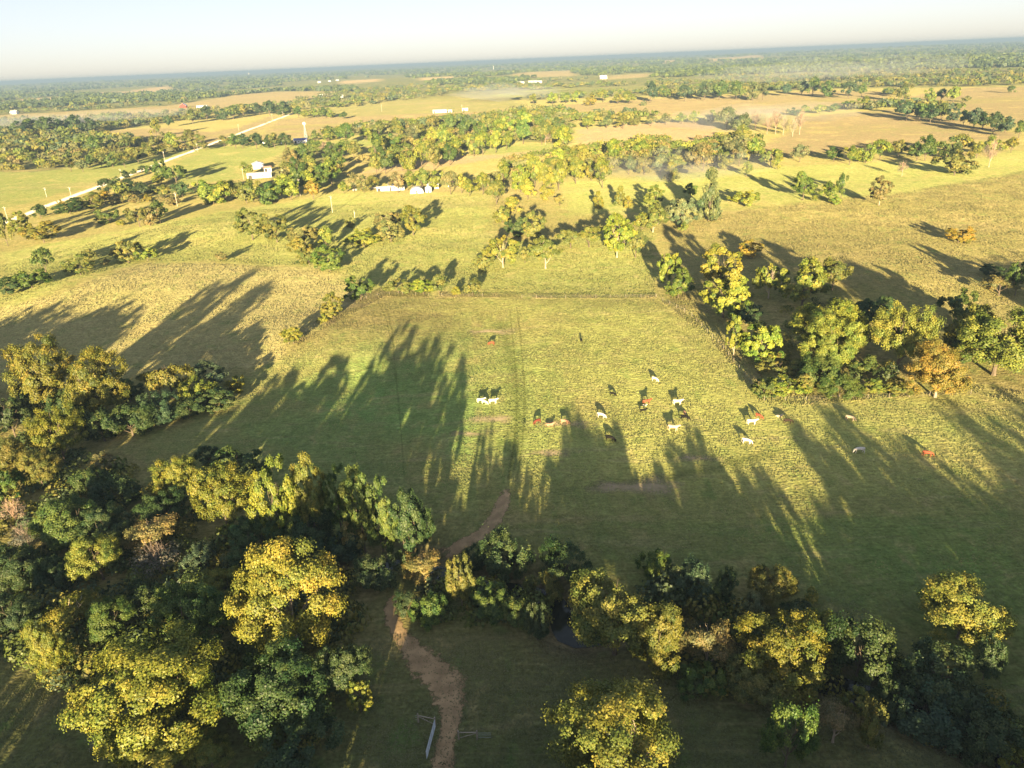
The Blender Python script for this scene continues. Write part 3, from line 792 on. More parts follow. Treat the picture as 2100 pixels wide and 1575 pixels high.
grp('trees and shrubs of the fenced grove right of the cattle', [
    (1373, 546, 48, 74, 'lime', T, 'mid', 'slim bright topped tree at the left corner of the grove'),
    (1392, 584, 58, 60, 'green', S, 'mid', 'green shrub under the slim tree at the left grove corner'),
    (1480, 548, 88, 76, 'gold', T, 'mid', 'golden tree at the back left of the grove'),
    (1486, 604, 98, 82, 'yellow', T, 'mid', 'golden tree in front of the back left golden one'),
    (1580, 570, 64, 70, 'gold', T, 'mid', 'small golden tree with pale trunk at the back middle of the grove', 'pale'),
    (1650, 582, 94, 84, 'gold', T, 'mid', 'wide golden tree right of the back middle pale trunked one'),
    (1712, 556, 72, 66, 'olive', T, 'midflat', 'olive tree at the far back of the grove, right of the wide golden tree'),
    (1694, 660, 158, 96, 'yellow', T, 'big', 'broadest golden tree in the middle of the grove'),
    (1704, 702, 122, 110, 'yellow', T, 'big', 'tall golden tree in front of the broadest golden one'),
    (1690, 766, 112, 76, 'green', S, 'spray', 'green shrub at the foot of the grove middle, below the broadest golden tree'),
    (1508, 688, 44, 70, 'lime', T, 'mid', 'slim yellow-green tree with pale trunk on the left grove edge', 'pale'),
    (1562, 698, 84, 82, 'lime', T, 'mid', 'yellow-green tree next to the slim pale trunked one'),
    (1532, 646, 62, 46, 'dark', S, 'mid', 'dark shrub in shade behind the slim pale trunked tree'),
    (1852, 684, 124, 142, 'yellow', T, 'big', 'tall green-gold tree right of the grove centre'),
    (1800, 640, 84, 66, 'dark', T, 'mid', 'dark tree behind the tall green-gold one'),
    (1930, 754, 126, 112, 'orange', T, 'big', 'orange golden tree with pale trunk at the front of the grove', 'pale'),
    (2056, 690, 190, 146, 'lime', T, 'big', 'wide green-gold tree at the right frame edge'),
    (1990, 684, 96, 98, 'gold', T, 'mid', 'golden tree left of the wide one at the right frame edge'),
    (1970, 628, 74, 70, 'green', T, 'mid', 'dark tree with bright top behind the right edge trees'),
    (2054, 580, 64, 46, 'tan', T, 'midflat', 'pale tan tree near the right frame edge'),
    (2092, 562, 46, 72, 'green', T, 'mid', 'green tree cut by the right frame edge beside the pale tan one'),
    (2036, 556, 52, 28, 'dark', S, 'mid', 'low dark shrub left of the tree cut by the right frame edge'),
    (1970, 724, 46, 52, 'green', S, 'mid', 'green shrub behind the orange golden tree'),
    (1567, 794, 52, 44, 'green', S, 'mid', 'dark green shrub at the front left corner of the grove'),
    (1616, 790, 82, 46, 'lime', S, 'mid', 'yellow-green shrub, second along the front edge of the grove'),
    (1657, 786, 52, 46, 'olive', S, 'mid', 'olive shrub, third along the front edge of the grove'),
    (1724, 792, 92, 44, 'green', S, 'spray', 'green shrub, fourth along the front edge of the grove'),
    (1795, 792, 50, 34, 'lime', S, 'mid', 'bright shrub, fifth along the front edge of the grove'),
    (1842, 796, 54, 34, 'olive', S, 'mid', 'olive shrub left of the pale trunk of the orange tree'),
    (1598, 746, 84, 52, 'olive', S, 'mid', 'olive shrub inside the left half of the grove'),
    (1770, 750, 60, 44, 'green', S, 'mid', 'green shrub left of the tall green-gold grove tree, in shade'),
    (1540, 512, 54, 34, 'orange', S, 'mid', 'round rusty shrub behind the grove on the rough field'),
    (1968, 481, 58, 36, 'orange', S, 'mid', 'orange shrub alone on the rough field at right'),
])
grp('trees along the draw in the middle distance', [
    (1030, 510, 68, 64, 'gold', T, 'mid', 'golden tree with white trunk at the foot of the middle field', 'pale'),
    (1118, 512, 72, 64, 'olive', T, 'midflat', 'olive layered tree right of the white trunked golden tree', 'pale'),
    (1076, 523, 32, 36, 'olive', S, 'small', 'small olive shrub right of the white trunk'),
    (1170, 482, 52, 48, 'olive', T, 'midflat', 'olive layered tree, left of two under the long shadow'),
    (1208, 480, 56, 48, 'olive', T, 'midflat', 'olive layered tree, right of two under the long shadow'),
    (1266, 484, 74, 72, 'lime', T, 'mid', 'round bright yellow-green tree with pale trunk in the middle field', 'pale'),
    (1304, 498, 42, 50, 'olive', T, 'small', 'thin olive tree right of the round bright tree'),
    (1096, 466, 52, 54, 'olive', T, 'mid', 'olive tree above the olive layered tree'),
    (1054, 466, 42, 44, 'dark', S, 'mid', 'dark shrub in shade left of the olive tree'),
    (1052, 422, 42, 32, 'yellow', S, 'small', 'bright yellow shrub on the draw above the dark one'),
    (1030, 438, 40, 38, 'olive', S, 'small', 'olive shrub left of the bright yellow draw shrub'),
    (993, 536, 44, 44, 'olive', S, 'mid', 'shaded olive shrub left of the white trunked golden tree'),
    (1340, 448, 58, 50, 'olive', T, 'mid', 'olive tree with pale trunk below the tall dense tree', 'pale'),
    (1316, 456, 40, 36, 'gold', S, 'small', 'gold shrub left of the pale trunked olive tree'),
    (1342, 404, 46, 40, 'lime', T, 'mid', 'bright round tree left of the tall dense tree'),
    (1397, 430, 64, 60, 'grey', T, 'mid', 'grey-green round tree in front of the tall dense tree'),
    (1457, 398, 58, 94, 'grey', T, 'spire', 'tall dense grey-green tree, tallest in the middle field'),
    (1417, 390, 36, 30, 'green', T, 'small', 'green tree top left of the tall dense tree'),
    (1530, 405, 58, 38, 'lime', S, 'mid', 'spread yellow-green shrub right of the tall dense tree'),
    (1403, 466, 22, 22, 'gold', S, 'small', 'small gold shrub below the grey-green round tree'),
    (1227, 408, 28, 32, 'gold', K, None, 'small pointed golden cedar, left one in the hazy pasture'),
    (1272, 400, 30, 36, 'gold', K, None, 'small pointed golden cedar, middle one in the hazy pasture'),
    (1288, 413, 24, 22, 'gold', K, None, 'small pointed golden cedar, right one in the hazy pasture'),
    (1082, 388, 38, 36, 'yellow', T, 'small', 'round yellow tree, left of two at the belt corner'),
    (1120, 390, 38, 40, 'yellow', T, 'small', 'round yellow tree, right of two at the belt corner'),
    (1148, 412, 28, 22, 'straw', S, 'small', 'straw coloured shrub below the two round yellow trees'),
    (1378, 351, 42, 34, 'yellow', K, None, 'yellow cone shaped tree in front of the grey-green belt'),
    (1532, 345, 26, 30, 'lime', T, 'small', 'small tree left of the open rough pasture, by the belt'),
    (1650, 380, 48, 52, 'green', T, 'mid', 'round green tree with long shadow on the rough pasture'),
    (1702, 390, 40, 34, 'lime', T, 'small', 'light green tree, middle of the rough pasture clump'),
    (1728, 382, 30, 42, 'green', T, 'small', 'slim green tree at the right of the rough pasture clump'),
    (1715, 408, 30, 22, 'lime', S, 'small', 'low bright shrub in front of the rough pasture clump'),
    (1671, 407, 18, 14, 'lime', S, 'small', 'tiny bright shrub left of the rough pasture clump'),
    (1807, 392, 46, 50, 'tan', T, 'mid', 'brownish tree right of the rough pasture clump', 'pale'),
    (1962, 334, 80, 52, 'olive', S, 'mid', 'big olive shrub in front of the right tree row'),
    (1852, 345, 24, 30, 'pink', B_, None, 'small pale pink leafless tree left of the big olive shrub'),
    (2034, 312, 40, 54, 'pink', B_, None, 'pinkish dead tree in front of the right tree row'),
    (1642, 312, 38, 34, 'grey', T, 'small', 'grey-green round tree left of the right tree row'),
    (1582, 318, 44, 40, 'lime', T, 'mid', 'yellow-green tree where the right row begins, left one'),
    (1545, 300, 32, 38, 'lime', T, 'small', 'yellow-green tree at the top of the belt right end'),
    (1595, 335, 30, 24, 'lime', S, 'small', 'yellow-green shrub under the first tree of the right row'),
])
grp('shrubs along the left pasture fence', [
    (600, 688, 48, 40, 'yellow', S, 'mid', 'yellow shrub alone at the lower end of the left fence'),
    (682, 630, 54, 52, 'olive', S, 'mid', 'olive shrub, second up along the left fence'),
    (662, 652, 26, 22, 'gold', S, 'small', 'tiny gold shrub leaning on the olive fence shrub'),
    (738, 590, 62, 56, 'green', S, 'mid', 'round green shrub, third up along the left fence'),
    (816, 586, 52, 36, 'olive', S, 'mid', 'olive shrub at the upper fence corner, left end'),
    (868, 588, 56, 36, 'lime', S, 'mid', 'yellow-green shrub at the upper fence, second from the left'),
    (900, 584, 36, 42, 'olive', S, 'small', 'thin olive shrub at the upper fence, third from the left'),
    (936, 597, 25, 23, 'yellow', S, 'small', 'little yellow shrub at the upper fence, fourth from the left'),
    (968, 589, 38, 38, 'olive', S, 'small', 'olive shrub at the upper fence, fifth, beside the track'),
])
grp('trees and shrubs on the left middle hill', [
    (513, 460, 64, 56, 'olive', T, 'mid', 'olive tree on the hill, left of the side by side pair'),
    (563, 463, 54, 60, 'olive', T, 'mid', 'olive tree on the hill, right of the side by side pair'),
    (622, 480, 60, 50, 'tan', T, 'mid', 'brownish olive tree right of the hill pair'),
    (617, 506, 52, 40, 'olive', S, 'mid', 'olive shrub below the brownish olive hill tree'),
    (667, 490, 40, 44, 'lime', S, 'small', 'light green upright shrub right of the brownish hill tree'),
    (674, 533, 72, 52, 'green', S, 'mid', 'bushy green shrub below the light green upright one'),
    (632, 525, 46, 40, 'olive', S, 'mid', 'olive shrub left of the bushy green one'),
    (796, 448, 52, 40, 'tan', T, 'mid', 'brownish tree, back one of the hill clump by the dark shadow'),
    (845, 452, 54, 54, 'olive', T, 'mid', 'olive tree at the right end of the hill clump'),
    (800, 476, 60, 44, 'tan', S, 'mid', 'dull brown shrub below the hill clump'),
    (745, 488, 70, 40, 'lime', S, 'mid', 'yellow-green spread shrub left of the hill clump'),
    (718, 456, 24, 22, 'olive', S, 'small', 'tiny olive shrub beside the short pole'),
    (87, 533, 42, 42, 'green', T, 'small', 'dark green round tree at far left on the yellow slope'),
    (60, 570, 66, 46, 'green', S, 'mid', 'dark green shrub below the round tree at far left'),
    (18, 588, 48, 36, 'dark', S, 'mid', 'dark shrub at the left frame edge above the rough field'),
    (160, 545, 62, 42, 'olive', S, 'mid', 'olive shrub at the top edge of the rough field, left one'),
    (182, 522, 36, 26, 'olive', S, 'small', 'small olive shrub behind the left rough field shrub'),
    (257, 512, 58, 48, 'olive', T, 'mid', 'olive tree at the top edge of the rough field'),
    (300, 520, 44, 34, 'lime', S, 'mid', 'bright shrub right of the olive tree at the rough field edge'),
    (217, 537, 20, 14, 'straw', S, 'small', 'tiny straw shrub between two rough field edge shrubs'),
    (85, 477, 74, 44, 'gold', S, 'mid', 'gold spread shrub at far left near the road'),
    (38, 460, 46, 44, 'lime', S, 'mid', 'yellow-green shrub at far left, left of the gold spread one'),
    (6, 470, 34, 60, 'olive', T, 'small', 'olive tree cut by the left frame edge near the road'),
    (220, 442, 50, 34, 'green', S, 'mid', 'round green shrub below the road hedge'),
    (281, 440, 46, 44, 'olive', T, 'mid', 'olive tree, left of three below the road hedge'),
    (304, 442, 40, 38, 'straw', T, 'small', 'straw coloured tree, middle of three below the road hedge'),
    (324, 434, 40, 42, 'green', T, 'small', 'green tree, right of three below the road hedge'),
    (247, 457, 24, 15, 'yellow', S, 'small', 'low yellow shrub between green shrub and the three trees'),
    (452, 527, 26, 24, 'straw', S, 'small', 'small straw shrub alone with its shadow on the hill'),
    (80, 436, 40, 28, 'dark', S, 'small', 'dark shrub touching the road at far left'),
    (126, 415, 18, 14, 'orange', S, 'small', 'small orange shrub on the road verge'),
    (140, 424, 60, 16, 'dark', S, 'mid', 'low dark hedge shrub below the small orange one'),
    (187, 415, 46, 36, 'olive', S, 'mid', 'olive shrub in front of the orange roadside bushes'),
    (325, 348, 44, 46, 'green', T, 'mid', 'big dark tree by the road, left one with the long shadow'),
    (357, 352, 44, 40, 'green', T, 'mid', 'big dark tree by the road, right one with the long shadow'),
    (322, 370, 30, 20, 'lime', S, 'small', 'bright yellow-green shrub under the two big roadside trees'),
    (640, 388, 38, 36, 'orange', T, 'small', 'orange tree right of the two tall white poles'),
    (505, 345, 26, 26, 'lime', T, 'small', 'yellow-green tree in front of the white barn'),
    (318, 264, 26, 30, 'yellow', T, 'small', 'bright yellow round tree across the road'),
    (334, 284, 30, 30, 'tan', T, 'small', 'brownish tree just below the bright yellow round tree'),
    (395, 287, 46, 36, 'olive', T, 'mid', 'olive tree over the bend of the gravel road'),
    (420, 300, 22, 16, 'olive', S, 'small', 'small olive shrub at the bend of the gravel road'),
    (344, 248, 20, 22, 'dark', T, 'small', 'dark round tree above the bright yellow one'),
    (1778, 207, 26, 20, 'gold', T, 'small', 'round golden tree at the end of the far hedgerow'),
    (1858, 190, 40, 22, 'olive', T, 'small', 'olive tree clump in the far straw field, left'),
    (1910, 194, 28, 28, 'lime', T, 'small', 'yellow-green tree in the far straw field, left of the pair'),
    (1931, 195, 20, 22, 'dark', T, 'small', 'dark tree between the two yellow-green far trees'),
    (1958, 192, 32, 30, 'lime', T, 'small', 'yellow-green tree in the far straw field, right of the pair'),
    (1981, 203, 18, 12, 'olive', S, 'small', 'small shrub right of the far yellow-green pair'),
    (2075, 184, 22, 13, 'green', S, 'small', 'dark shrub near the right edge of the far straw field'),
    (1320, 211, 14, 11, 'grey', S, 'small', 'lone grey shrub on the long far straw field'),
    (1300, 227, 14, 11, 'grey', S, 'small', 'lone grey shrub above the tan hay field'),
    (1118, 280, 26, 28, 'pink', B_, None, 'pink leafless tree at the front of the far wood belt'),
    (665, 303, 30, 24, 'pink', B_, None, 'pinkish leafless tree behind the farm grove'),
    (655, 296, 22, 16, 'green', T, 'small', 'round green tree below the blue roofed shed'),
    (703, 236, 18, 12, 'green', T, 'small', 'round green tree alone at the edge of the far straw meadow'),
])

# ------------------------------------------------------------------ rows and groves: each tree its own thing
ORD = ['', 'first', 'second', 'third', 'fourth', 'fifth', 'sixth', 'seventh', 'eighth', 'ninth', 'tenth', 'eleventh', 'twelfth', 'thirteenth', 'fourteenth',
       'fifteenth', 'sixteenth', 'seventeenth', 'eighteenth', 'nineteenth', 'twentieth', 'twenty-first', 'twenty-second', 'twenty-third', 'twenty-fourth']
WORD = {'gold': 'golden', 'yellow': 'yellow', 'green': 'green', 'dark': 'dark green', 'olive': 'olive', 'tan': 'brownish', 'grey': 'grey-green', 'orange': 'orange', 'lime': 'yellow-green', 'blue': 'bluish green', 'straw': 'straw coloured', 'pink': 'pinkish leafless', 'pale': 'pale leafless'}
def row(pts, n, w, h, cols, where, kind='tree', jy=0.18):
    P = np.array(pts, float); s = np.concatenate([[0], np.cumsum(np.hypot(*np.diff(P, axis=0).T))])
    for i in range(n):
        t = s[-1] * (i + 0.5) / n + random.uniform(-.25, .25) * s[-1] / n
        x = np.interp(t, s, P[:, 0]); y = np.interp(t, s, P[:, 1])
        k = random.uniform(0.85, 1.25); c = random.choice(cols); kd = kind
        if c in ('pink', 'pale'): kd = 'bare'
        noun = 'shrub' if kd == 'shrub' else 'tree'
        plant(x, y + random.uniform(-jy, jy) * h, w * k, h * k * random.uniform(.9, 1.12), c,
              '%s %s, %s from left in %s' % (WORD[c], noun, ORD[i + 1], where), where, kd, 'small')
row([(400, 398), (445, 392), (500, 396), (550, 394), (600, 392)], 9, 46, 36, ['olive', 'green', 'lime'], 'the bushy hedge below the white barn', 'shrub')
row([(180, 402), (250, 408), (315, 404), (360, 408)], 8, 28, 20, ['orange', 'tan', 'olive', 'orange'], 'the orange roadside bushes', 'shrub')
row([(205, 388), (265, 384), (320, 388), (380, 392)], 7, 36, 26, ['green', 'olive', 'dark'], 'the green hedge behind the orange bushes', 'shrub')
row([(225, 372), (250, 362), (275, 352), (300, 342)], 4, 18, 13, ['dark', 'green'], 'the dark verge bushes along the road', 'shrub')
row([(572, 384), (600, 366), (650, 368), (690, 352)], 5, 42, 38, ['lime', 'olive', 'green'], 'the front of the farm grove')
row([(568, 350), (620, 340), (665, 342), (708, 330)], 5, 38, 35, ['green', 'olive', 'green'], 'the middle of the farm grove')
row([(580, 322), (625, 308), (690, 306), (735, 308)], 6, 32, 28, ['olive', 'green', 'tan'], 'the back of the farm grove')
row([(690, 384), (715, 378), (745, 376), (770, 374)], 4, 28, 26, ['tan', 'gold', 'lime', 'olive'], 'the bushes left of the low white house')
row([(800, 368), (830, 366), (870, 372), (900, 365)], 4, 36, 34, ['olive', 'lime', 'tan', 'gold'], 'the yard trees behind the low white house')
row([(915, 375), (950, 378), (985, 380), (1010, 372), (1020, 395)], 6, 34, 36, ['gold', 'olive', 'tan'], 'the yard trees right of the white hoop shed')
row([(755, 328), (800, 332), (850, 322), (905, 312), (960, 300), (1010, 296), (1055, 290)], 12, 32, 37, ['olive', 'gold', 'lime', 'green'], 'the front of the long wood belt')
row([(745, 305), (820, 284), (900, 274), (1000, 268), (1090, 266), (1165, 285)], 11, 34, 36, ['olive', 'green', 'lime', 'grey'], 'the middle of the long wood belt')
row([(655, 276), (720, 273), (800, 262), (880, 256), (960, 252), (1050, 250), (1165, 250)], 14, 30, 28, ['olive', 'green', 'lime'], 'the back of the long wood belt')
row([(1015, 358), (1060, 362), (1130, 356), (1200, 350), (1255, 346)], 8, 36, 46, ['gold', 'yellow', 'gold', 'lime'], 'the front of the golden belt')
row([(1130, 326), (1180, 316), (1240, 306), (1330, 296)], 7, 34, 30, ['lime', 'gold', 'yellow'], 'the back of the golden belt')
row([(1275, 342), (1360, 334), (1460, 324), (1530, 318)], 8, 34, 36, ['grey', 'olive', 'tan', 'grey'], 'the front of the grey-green belt')
row([(1350, 312), (1420, 310), (1500, 304), (1540, 284)], 6, 32, 28, ['grey', 'grey', 'green'], 'the back of the grey-green belt')
row([(1690, 318), (1760, 316), (1850, 306), (1900, 302), (1980, 300), (2095, 302)], 12, 36, 32, ['olive', 'lime', 'green', 'gold'], 'the tree row right of the pink dead trees')
row([(1830, 218), (1880, 226), (1960, 236), (2040, 252), (2100, 266)], 12, 32, 28, ['dark', 'green', 'blue'], 'the dark diagonal hedgerow at upper right')
row([(1190, 250), (1290, 247), (1400, 241), (1478, 237)], 9, 28, 20, ['grey', 'olive', 'lime'], 'the hedgerow above the tan hay field')
row([(1480, 240), (1510, 248), (1530, 262), (1520, 275)], 4, 34, 30, ['grey', 'grey', 'olive'], 'the clump right of the tan hay field')
row([(1545, 250), (1580, 252), (1610, 255), (1650, 255)], 6, 26, 40, ['pink', 'pale', 'pink'], 'the stand of pinkish dead trees')
row([(1615, 226), (1690, 222), (1765, 212)], 6, 28, 17, ['green', 'dark', 'lime'], 'the short hedgerow ending at the golden tree', 'shrub')
row([(1085, 203), (1180, 200), (1250, 198), (1310, 196)], 8, 24, 20, ['yellow', 'lime', 'orange', 'lime'], 'the yellowish far tree line')
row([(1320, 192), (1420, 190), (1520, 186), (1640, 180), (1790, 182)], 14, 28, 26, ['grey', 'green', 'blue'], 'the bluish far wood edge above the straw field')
row([(385, 236), (440, 232), (500, 226), (560, 222), (590, 220)], 8, 32, 20, ['green', 'dark', 'olive'], 'the tree line beyond the gravel road')
row([(600, 232), (640, 231), (685, 228)], 5, 26, 14, ['green', 'lime'], 'the flat topped copse at the road end')
row([(445, 292), (490, 288), (540, 286), (598, 282)], 7, 30, 24, ['olive', 'green', 'dark'], 'the trees left of the blue roofed shed')
row([(640, 278), (662, 278), (690, 276)], 3, 26, 18, ['olive', 'lime'], 'the trees right of the lattice tower')
row([(130, 340), (200, 332), (260, 322), (310, 306)], 8, 32, 24, ['olive', 'grey', 'green'], 'the front of the hazy wood left of the road')
row([(180, 300), (240, 296), (290, 288), (360, 292)], 6, 30, 24, ['green', 'olive', 'lime'], 'the back of the hazy wood left of the road')
row([(20, 258), (70, 255), (130, 252), (200, 258)], 6, 36, 24, ['dark', 'green', 'green'], 'the dark tree line at the far left edge')

# ------------------------------------------------------------------ masses nobody could count: woods, undergrowth, grass
def blob_wood(name, X, Y, RAD, HT, colr, n_leaf, size, seed, label, zoff=None):
    """many low crowns of leaf clumps joined in one object"""
    rng = np.random.default_rng(seed); n = len(X)
    d = rng.normal(size=(n, n_leaf, 3)); d[..., 2] = np.abs(d[..., 2]) * 0.9 - 0.25
    d /= np.linalg.norm(d, axis=2, keepdims=True)
    q = rng.uniform(0.7, 1.08, (n, n_leaf, 1))
    lump = 1 + 0.22 * np.sin(d[..., :1] * 5 + rng.uniform(0, 6, (n, 1, 1))) * np.cos(d[..., 1:2] * 5 + rng.uniform(0, 6, (n, 1, 1)))
    P = d * q * lump
    g = hgt(X, Y)
    hz = HT[:, None] * 0.5
    P = np.stack([X[:, None] + P[..., 0] * RAD[:, None], Y[:, None] + P[..., 1] * RAD[:, None], g[:, None] + hz * 1.0 + P[..., 2] * hz * 1.0 + (0 if zoff is None else zoff[:, None])], -1).reshape(-1, 3)
    Nn = (d + rng.normal(size=d.shape) * 0.35).reshape(-1, 3)
    S = np.repeat(RAD * size, n_leaf)
    Vv, Ff = fold_leaves(P, Nn, S, rng, 1.2)
    tint = np.clip(rng.normal(1, .16, len(Ff)), .6, 1.5)
    cc = np.repeat(np.concatenate([colr, np.ones((n, 1))], 1), n_leaf, 0)
    me = np_mesh(name, Vv, Ff, M_LEAFA, {'tint': ('FLOAT', 'FACE', tint), 'leafcol': ('FLOAT_COLOR', 'FACE', cc)})
    o = link(name, me); o['kind'] = 'stuff'; tag(o, label, 'woodland')
    return o

def mixcols(keys, n, rng, amt=0.18):
    a = np.array([COLS[k] for k in keys])[rng.integers(0, len(keys), n)]
    return a * rng.uniform(1 - amt, 1 + amt, (n, 1))

def scatter_px(polys, n, rng):
    """points spread evenly over the picture area of outlines, dropped on the ground"""
    out = []
    for p in polys:
        q = np.array(p, float); lo, hi = q.min(0), q.max(0)
        m = int(n * 4); xs = rng.uniform(lo[0], hi[0], m); ys = rng.uniform(lo[1], hi[1], m)
        k = inside(xs, ys, p); xs, ys = xs[k][:n], ys[k][:n]
        out += [at(a, b)[:2] for a, b in zip(xs, ys)]
    return np.array(out)

rw = np.random.default_rng(5)
# belts and groves between the single trees
pts = np.vstack([scatter_px([WOODPX[0]], 420, rw), scatter_px([WOODPX[1]], 380, rw), scatter_px([WOODPX[2]], 24, rw), scatter_px([WOODPX[3]], 320, rw), scatter_px([WOODPX[4]], 130, rw)])
n = len(pts); rr = np.hypot(pts[:, 0], pts[:, 1])
blob_wood('woodland', pts[:, 0], pts[:, 1], rw.uniform(3.5, 6.5, n), rw.uniform(5, 9, n), mixcols(['olive', 'green', 'green', 'lime', 'grey', 'tan'], n, rw), 95, 0.29, 1,
          'mixed woodland filling the belts between fields in the middle distance')
# the wooded country out to the horizon
def far_points(n, r0, r1, rng):
    u = rng.uniform(1 / r1, 1 / r0, n); r = 1 / u; a = np.radians(rng.uniform(-44, 44, n))
    return r * np.sin(a), r * np.cos(a)
def no_field(x, y, grow=0):
    k = np.ones(x.shape, bool)
    for g, c, s in FIELDG: k &= ~inside(x, y, g)
    d = seg_dist(x, y, road_pts); return k & (d > 14)
x, y = far_points(9000, 1000, 3200, rw)
dens = fbm(x / 420, y / 520, 31, 3); inw = np.zeros(x.shape, bool)
for g in WOODG: inw |= inside(x, y, g)
k = no_field(x, y) & ((dens > 0.50 - 0.12 * sstep(1500, 2600, np.hypot(x, y))) | inw) & (np.hypot(x, y) > 1050)
x, y = x[k], y[k]; n = len(x)
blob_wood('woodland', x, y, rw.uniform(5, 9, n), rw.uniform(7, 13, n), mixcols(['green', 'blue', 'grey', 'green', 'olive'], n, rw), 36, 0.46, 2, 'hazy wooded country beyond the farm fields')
x, y = far_points(11500, 2800, 14000, rw)
dens = fbm(x / 900, y / 1300, 41, 3)
k = no_field(x, y) & (dens > 0.40); x, y = x[k], y[k]; n = len(x); r = np.hypot(x, y)
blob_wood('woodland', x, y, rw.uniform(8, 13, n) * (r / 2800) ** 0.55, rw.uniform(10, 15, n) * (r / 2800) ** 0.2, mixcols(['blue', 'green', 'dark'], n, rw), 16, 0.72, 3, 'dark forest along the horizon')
# undergrowth under the creek trees
pts = np.vstack([scatter_px([[(-20, 880), (180, 930), (330, 1010), (470, 1060), (700, 1110), (790, 1160), (740, 1260), (700, 1420), (640, 1560), (420, 1500), (60, 1400), (-20, 1330)]], 400, rw),
                 scatter_px([[(1210, 1310), (1330, 1200), (1500, 1230), (1690, 1270), (1820, 1360), (2060, 1430), (2090, 1560), (1850, 1500), (1640, 1430), (1440, 1420)]], 120, rw),
                 scatter_px([[(835, 1235), (960, 1215), (1120, 1240), (1120, 1285), (960, 1275), (850, 1270)]], 24, rw),
                 scatter_px([[(1480, 600), (1560, 560), (1720, 590), (1900, 720), (1900, 790), (1600, 800), (1540, 760)]], 60, rw)])
d = seg_dist(pts[:, 0], pts[:, 1], CREEK); pts = pts[d > np.where(pts[:, 0] > 22, 1.0, 3.0)]; n = len(pts)
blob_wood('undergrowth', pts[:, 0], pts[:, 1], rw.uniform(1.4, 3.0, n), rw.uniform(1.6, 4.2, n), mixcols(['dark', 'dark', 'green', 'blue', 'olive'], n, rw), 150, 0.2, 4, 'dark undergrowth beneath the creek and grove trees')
# the wood the drone flew up from, below and behind the camera: it throws the long shade over the near bank
x = rw.uniform(-160, 72, 195); y = rw.uniform(-70, 46, 195)
x = np.concatenate([x, rw.uniform(66, 230, 95)]); y = np.concatenate([y, rw.uniform(-25, 54, 95)])
x = np.concatenate([x, rw.uniform(-34, 4, 16)]); y = np.concatenate([y, rw.uniform(14, 47, 16)])  # extra unseen trees, added to shade a lit strip beside the path
k = y < 54 - 0.10 * np.abs(x); x, y = x[k], y[k]
x = np.concatenate([x, rw.uniform(-245, -136, 34), rw.uniform(168, 215, 14)]); y = np.concatenate([y, rw.uniform(120, 172, 34), rw.uniform(135, 195, 14)]); n = len(x)
blob_wood('woodland', x, y, rw.uniform(4.5, 7.5, n), np.where((x > 70) | (y > 100), rw.uniform(14, 18.5, n), np.where(x > 18, rw.uniform(8.5, 11.5, n), rw.uniform(8.5, 13, n))), mixcols(['green', 'olive', 'lime'], n, rw), 260, 0.3, 6, 'wood standing below and behind the viewpoint')

def grass(name, polys_px, n, h0, h1, w, colr, seed, label, near=None):
    """three-sided tufts scattered over a field, joined in one object"""
    rng = np.random.default_rng(seed); X = []; Y = []
    areas = []
    G = [np.array(gpoly(p)) for p in polys_px]
    for g in G:
        areas.append(0.5 * abs(np.sum(g[:, 0] * np.roll(g[:, 1], -1) - g[:, 1] * np.roll(g[:, 0], -1))))
    for g, a in zip(G, areas):
        m = int(n * a / sum(areas)); lo, hi = g.min(0), g.max(0)
        xs = rng.uniform(lo[0], hi[0], m * 5); ys = rng.uniform(lo[1], hi[1], m * 5)
        # nearer ground gets more tufts
        k = inside(xs, ys, g); xs, ys = xs[k][:m], ys[k][:m]; X.append(xs); Y.append(ys)
    X = np.concatenate(X); Y = np.concatenate(Y)
    k = fbm(X / 7, Y / 7, seed, 2) + rng.uniform(-.25, .25, len(X)) > 0.42
    k &= seg_dist(X, Y, CREEK) > 2.5
    X, Y = X[k], Y[k]; n = len(X)
    ht = rng.uniform(h0, h1, n) * (0.7 + 0.6 * fbm(X / 11, Y / 11, seed + 3, 2)); ww = w * rng.uniform(.6, 1.4, n)
    Z = hgt(X, Y); a0 = rng.uniform(0, 6.28, n)
    V = np.empty((n, 4, 3))
    for j in range(3):
        V[:, j, 0] = X + np.cos(a0 + j * 2.094) * ww * .5; V[:, j, 1] = Y + np.sin(a0 + j * 2.094) * ww * .5; V[:, j, 2] = Z - 0.03
    V[:, 3, 0] = X + rng.normal(0, .3, n) * ht; V[:, 3, 1] = Y + rng.normal(0, .3, n) * ht; V[:, 3, 2] = Z + ht
    b = np.arange(n)[:, None] * 4
    F = np.stack([b + np.array([0, 1, 3]), b + np.array([1, 2, 3]), b + np.array([2, 0, 3])], 1).reshape(-1, 3)
    base = ground_colour(X, Y)
    mixn = np.clip(fbm(X / 5, Y / 5, seed + 9, 3)[:, None] * 2.4 - 0.9 + rng.normal(0, .15, (n, 1)), 0, 1)
    c = base * (1 - mixn * .5) + np.array(colr) * mixn * .5
    cc = np.repeat(np.concatenate([c, np.ones((n, 1))], 1), 3, 0)
    tint = np.repeat(np.clip(rng.normal(1.06, .10, n), .7, 1.4), 3)
    o = link(name, np_mesh(name, V.reshape(-1, 3), F, M_GRASS, {'tint': ('FLOAT', 'FACE', tint), 'leafcol': ('FLOAT_COLOR', 'FACE', cc)}))
    o['kind'] = 'stuff'; tag(o, label, 'grass')
PASTURE = [(200, 935), (420, 860), (600, 710), (790, 608), (1345, 615), (1470, 705), (1570, 820), (1990, 820), (2180, 870), (2180, 1230), (1800, 1260), (1500, 1180), (1200, 1130), (960, 1120), (880, 1060), (700, 960)]
grass('grass', [PASTURE], 100000, 0.06, 0.2, 0.44, (0.38, 0.31, 0.12), 51, 'grazed green and straw grass of the cattle pasture')
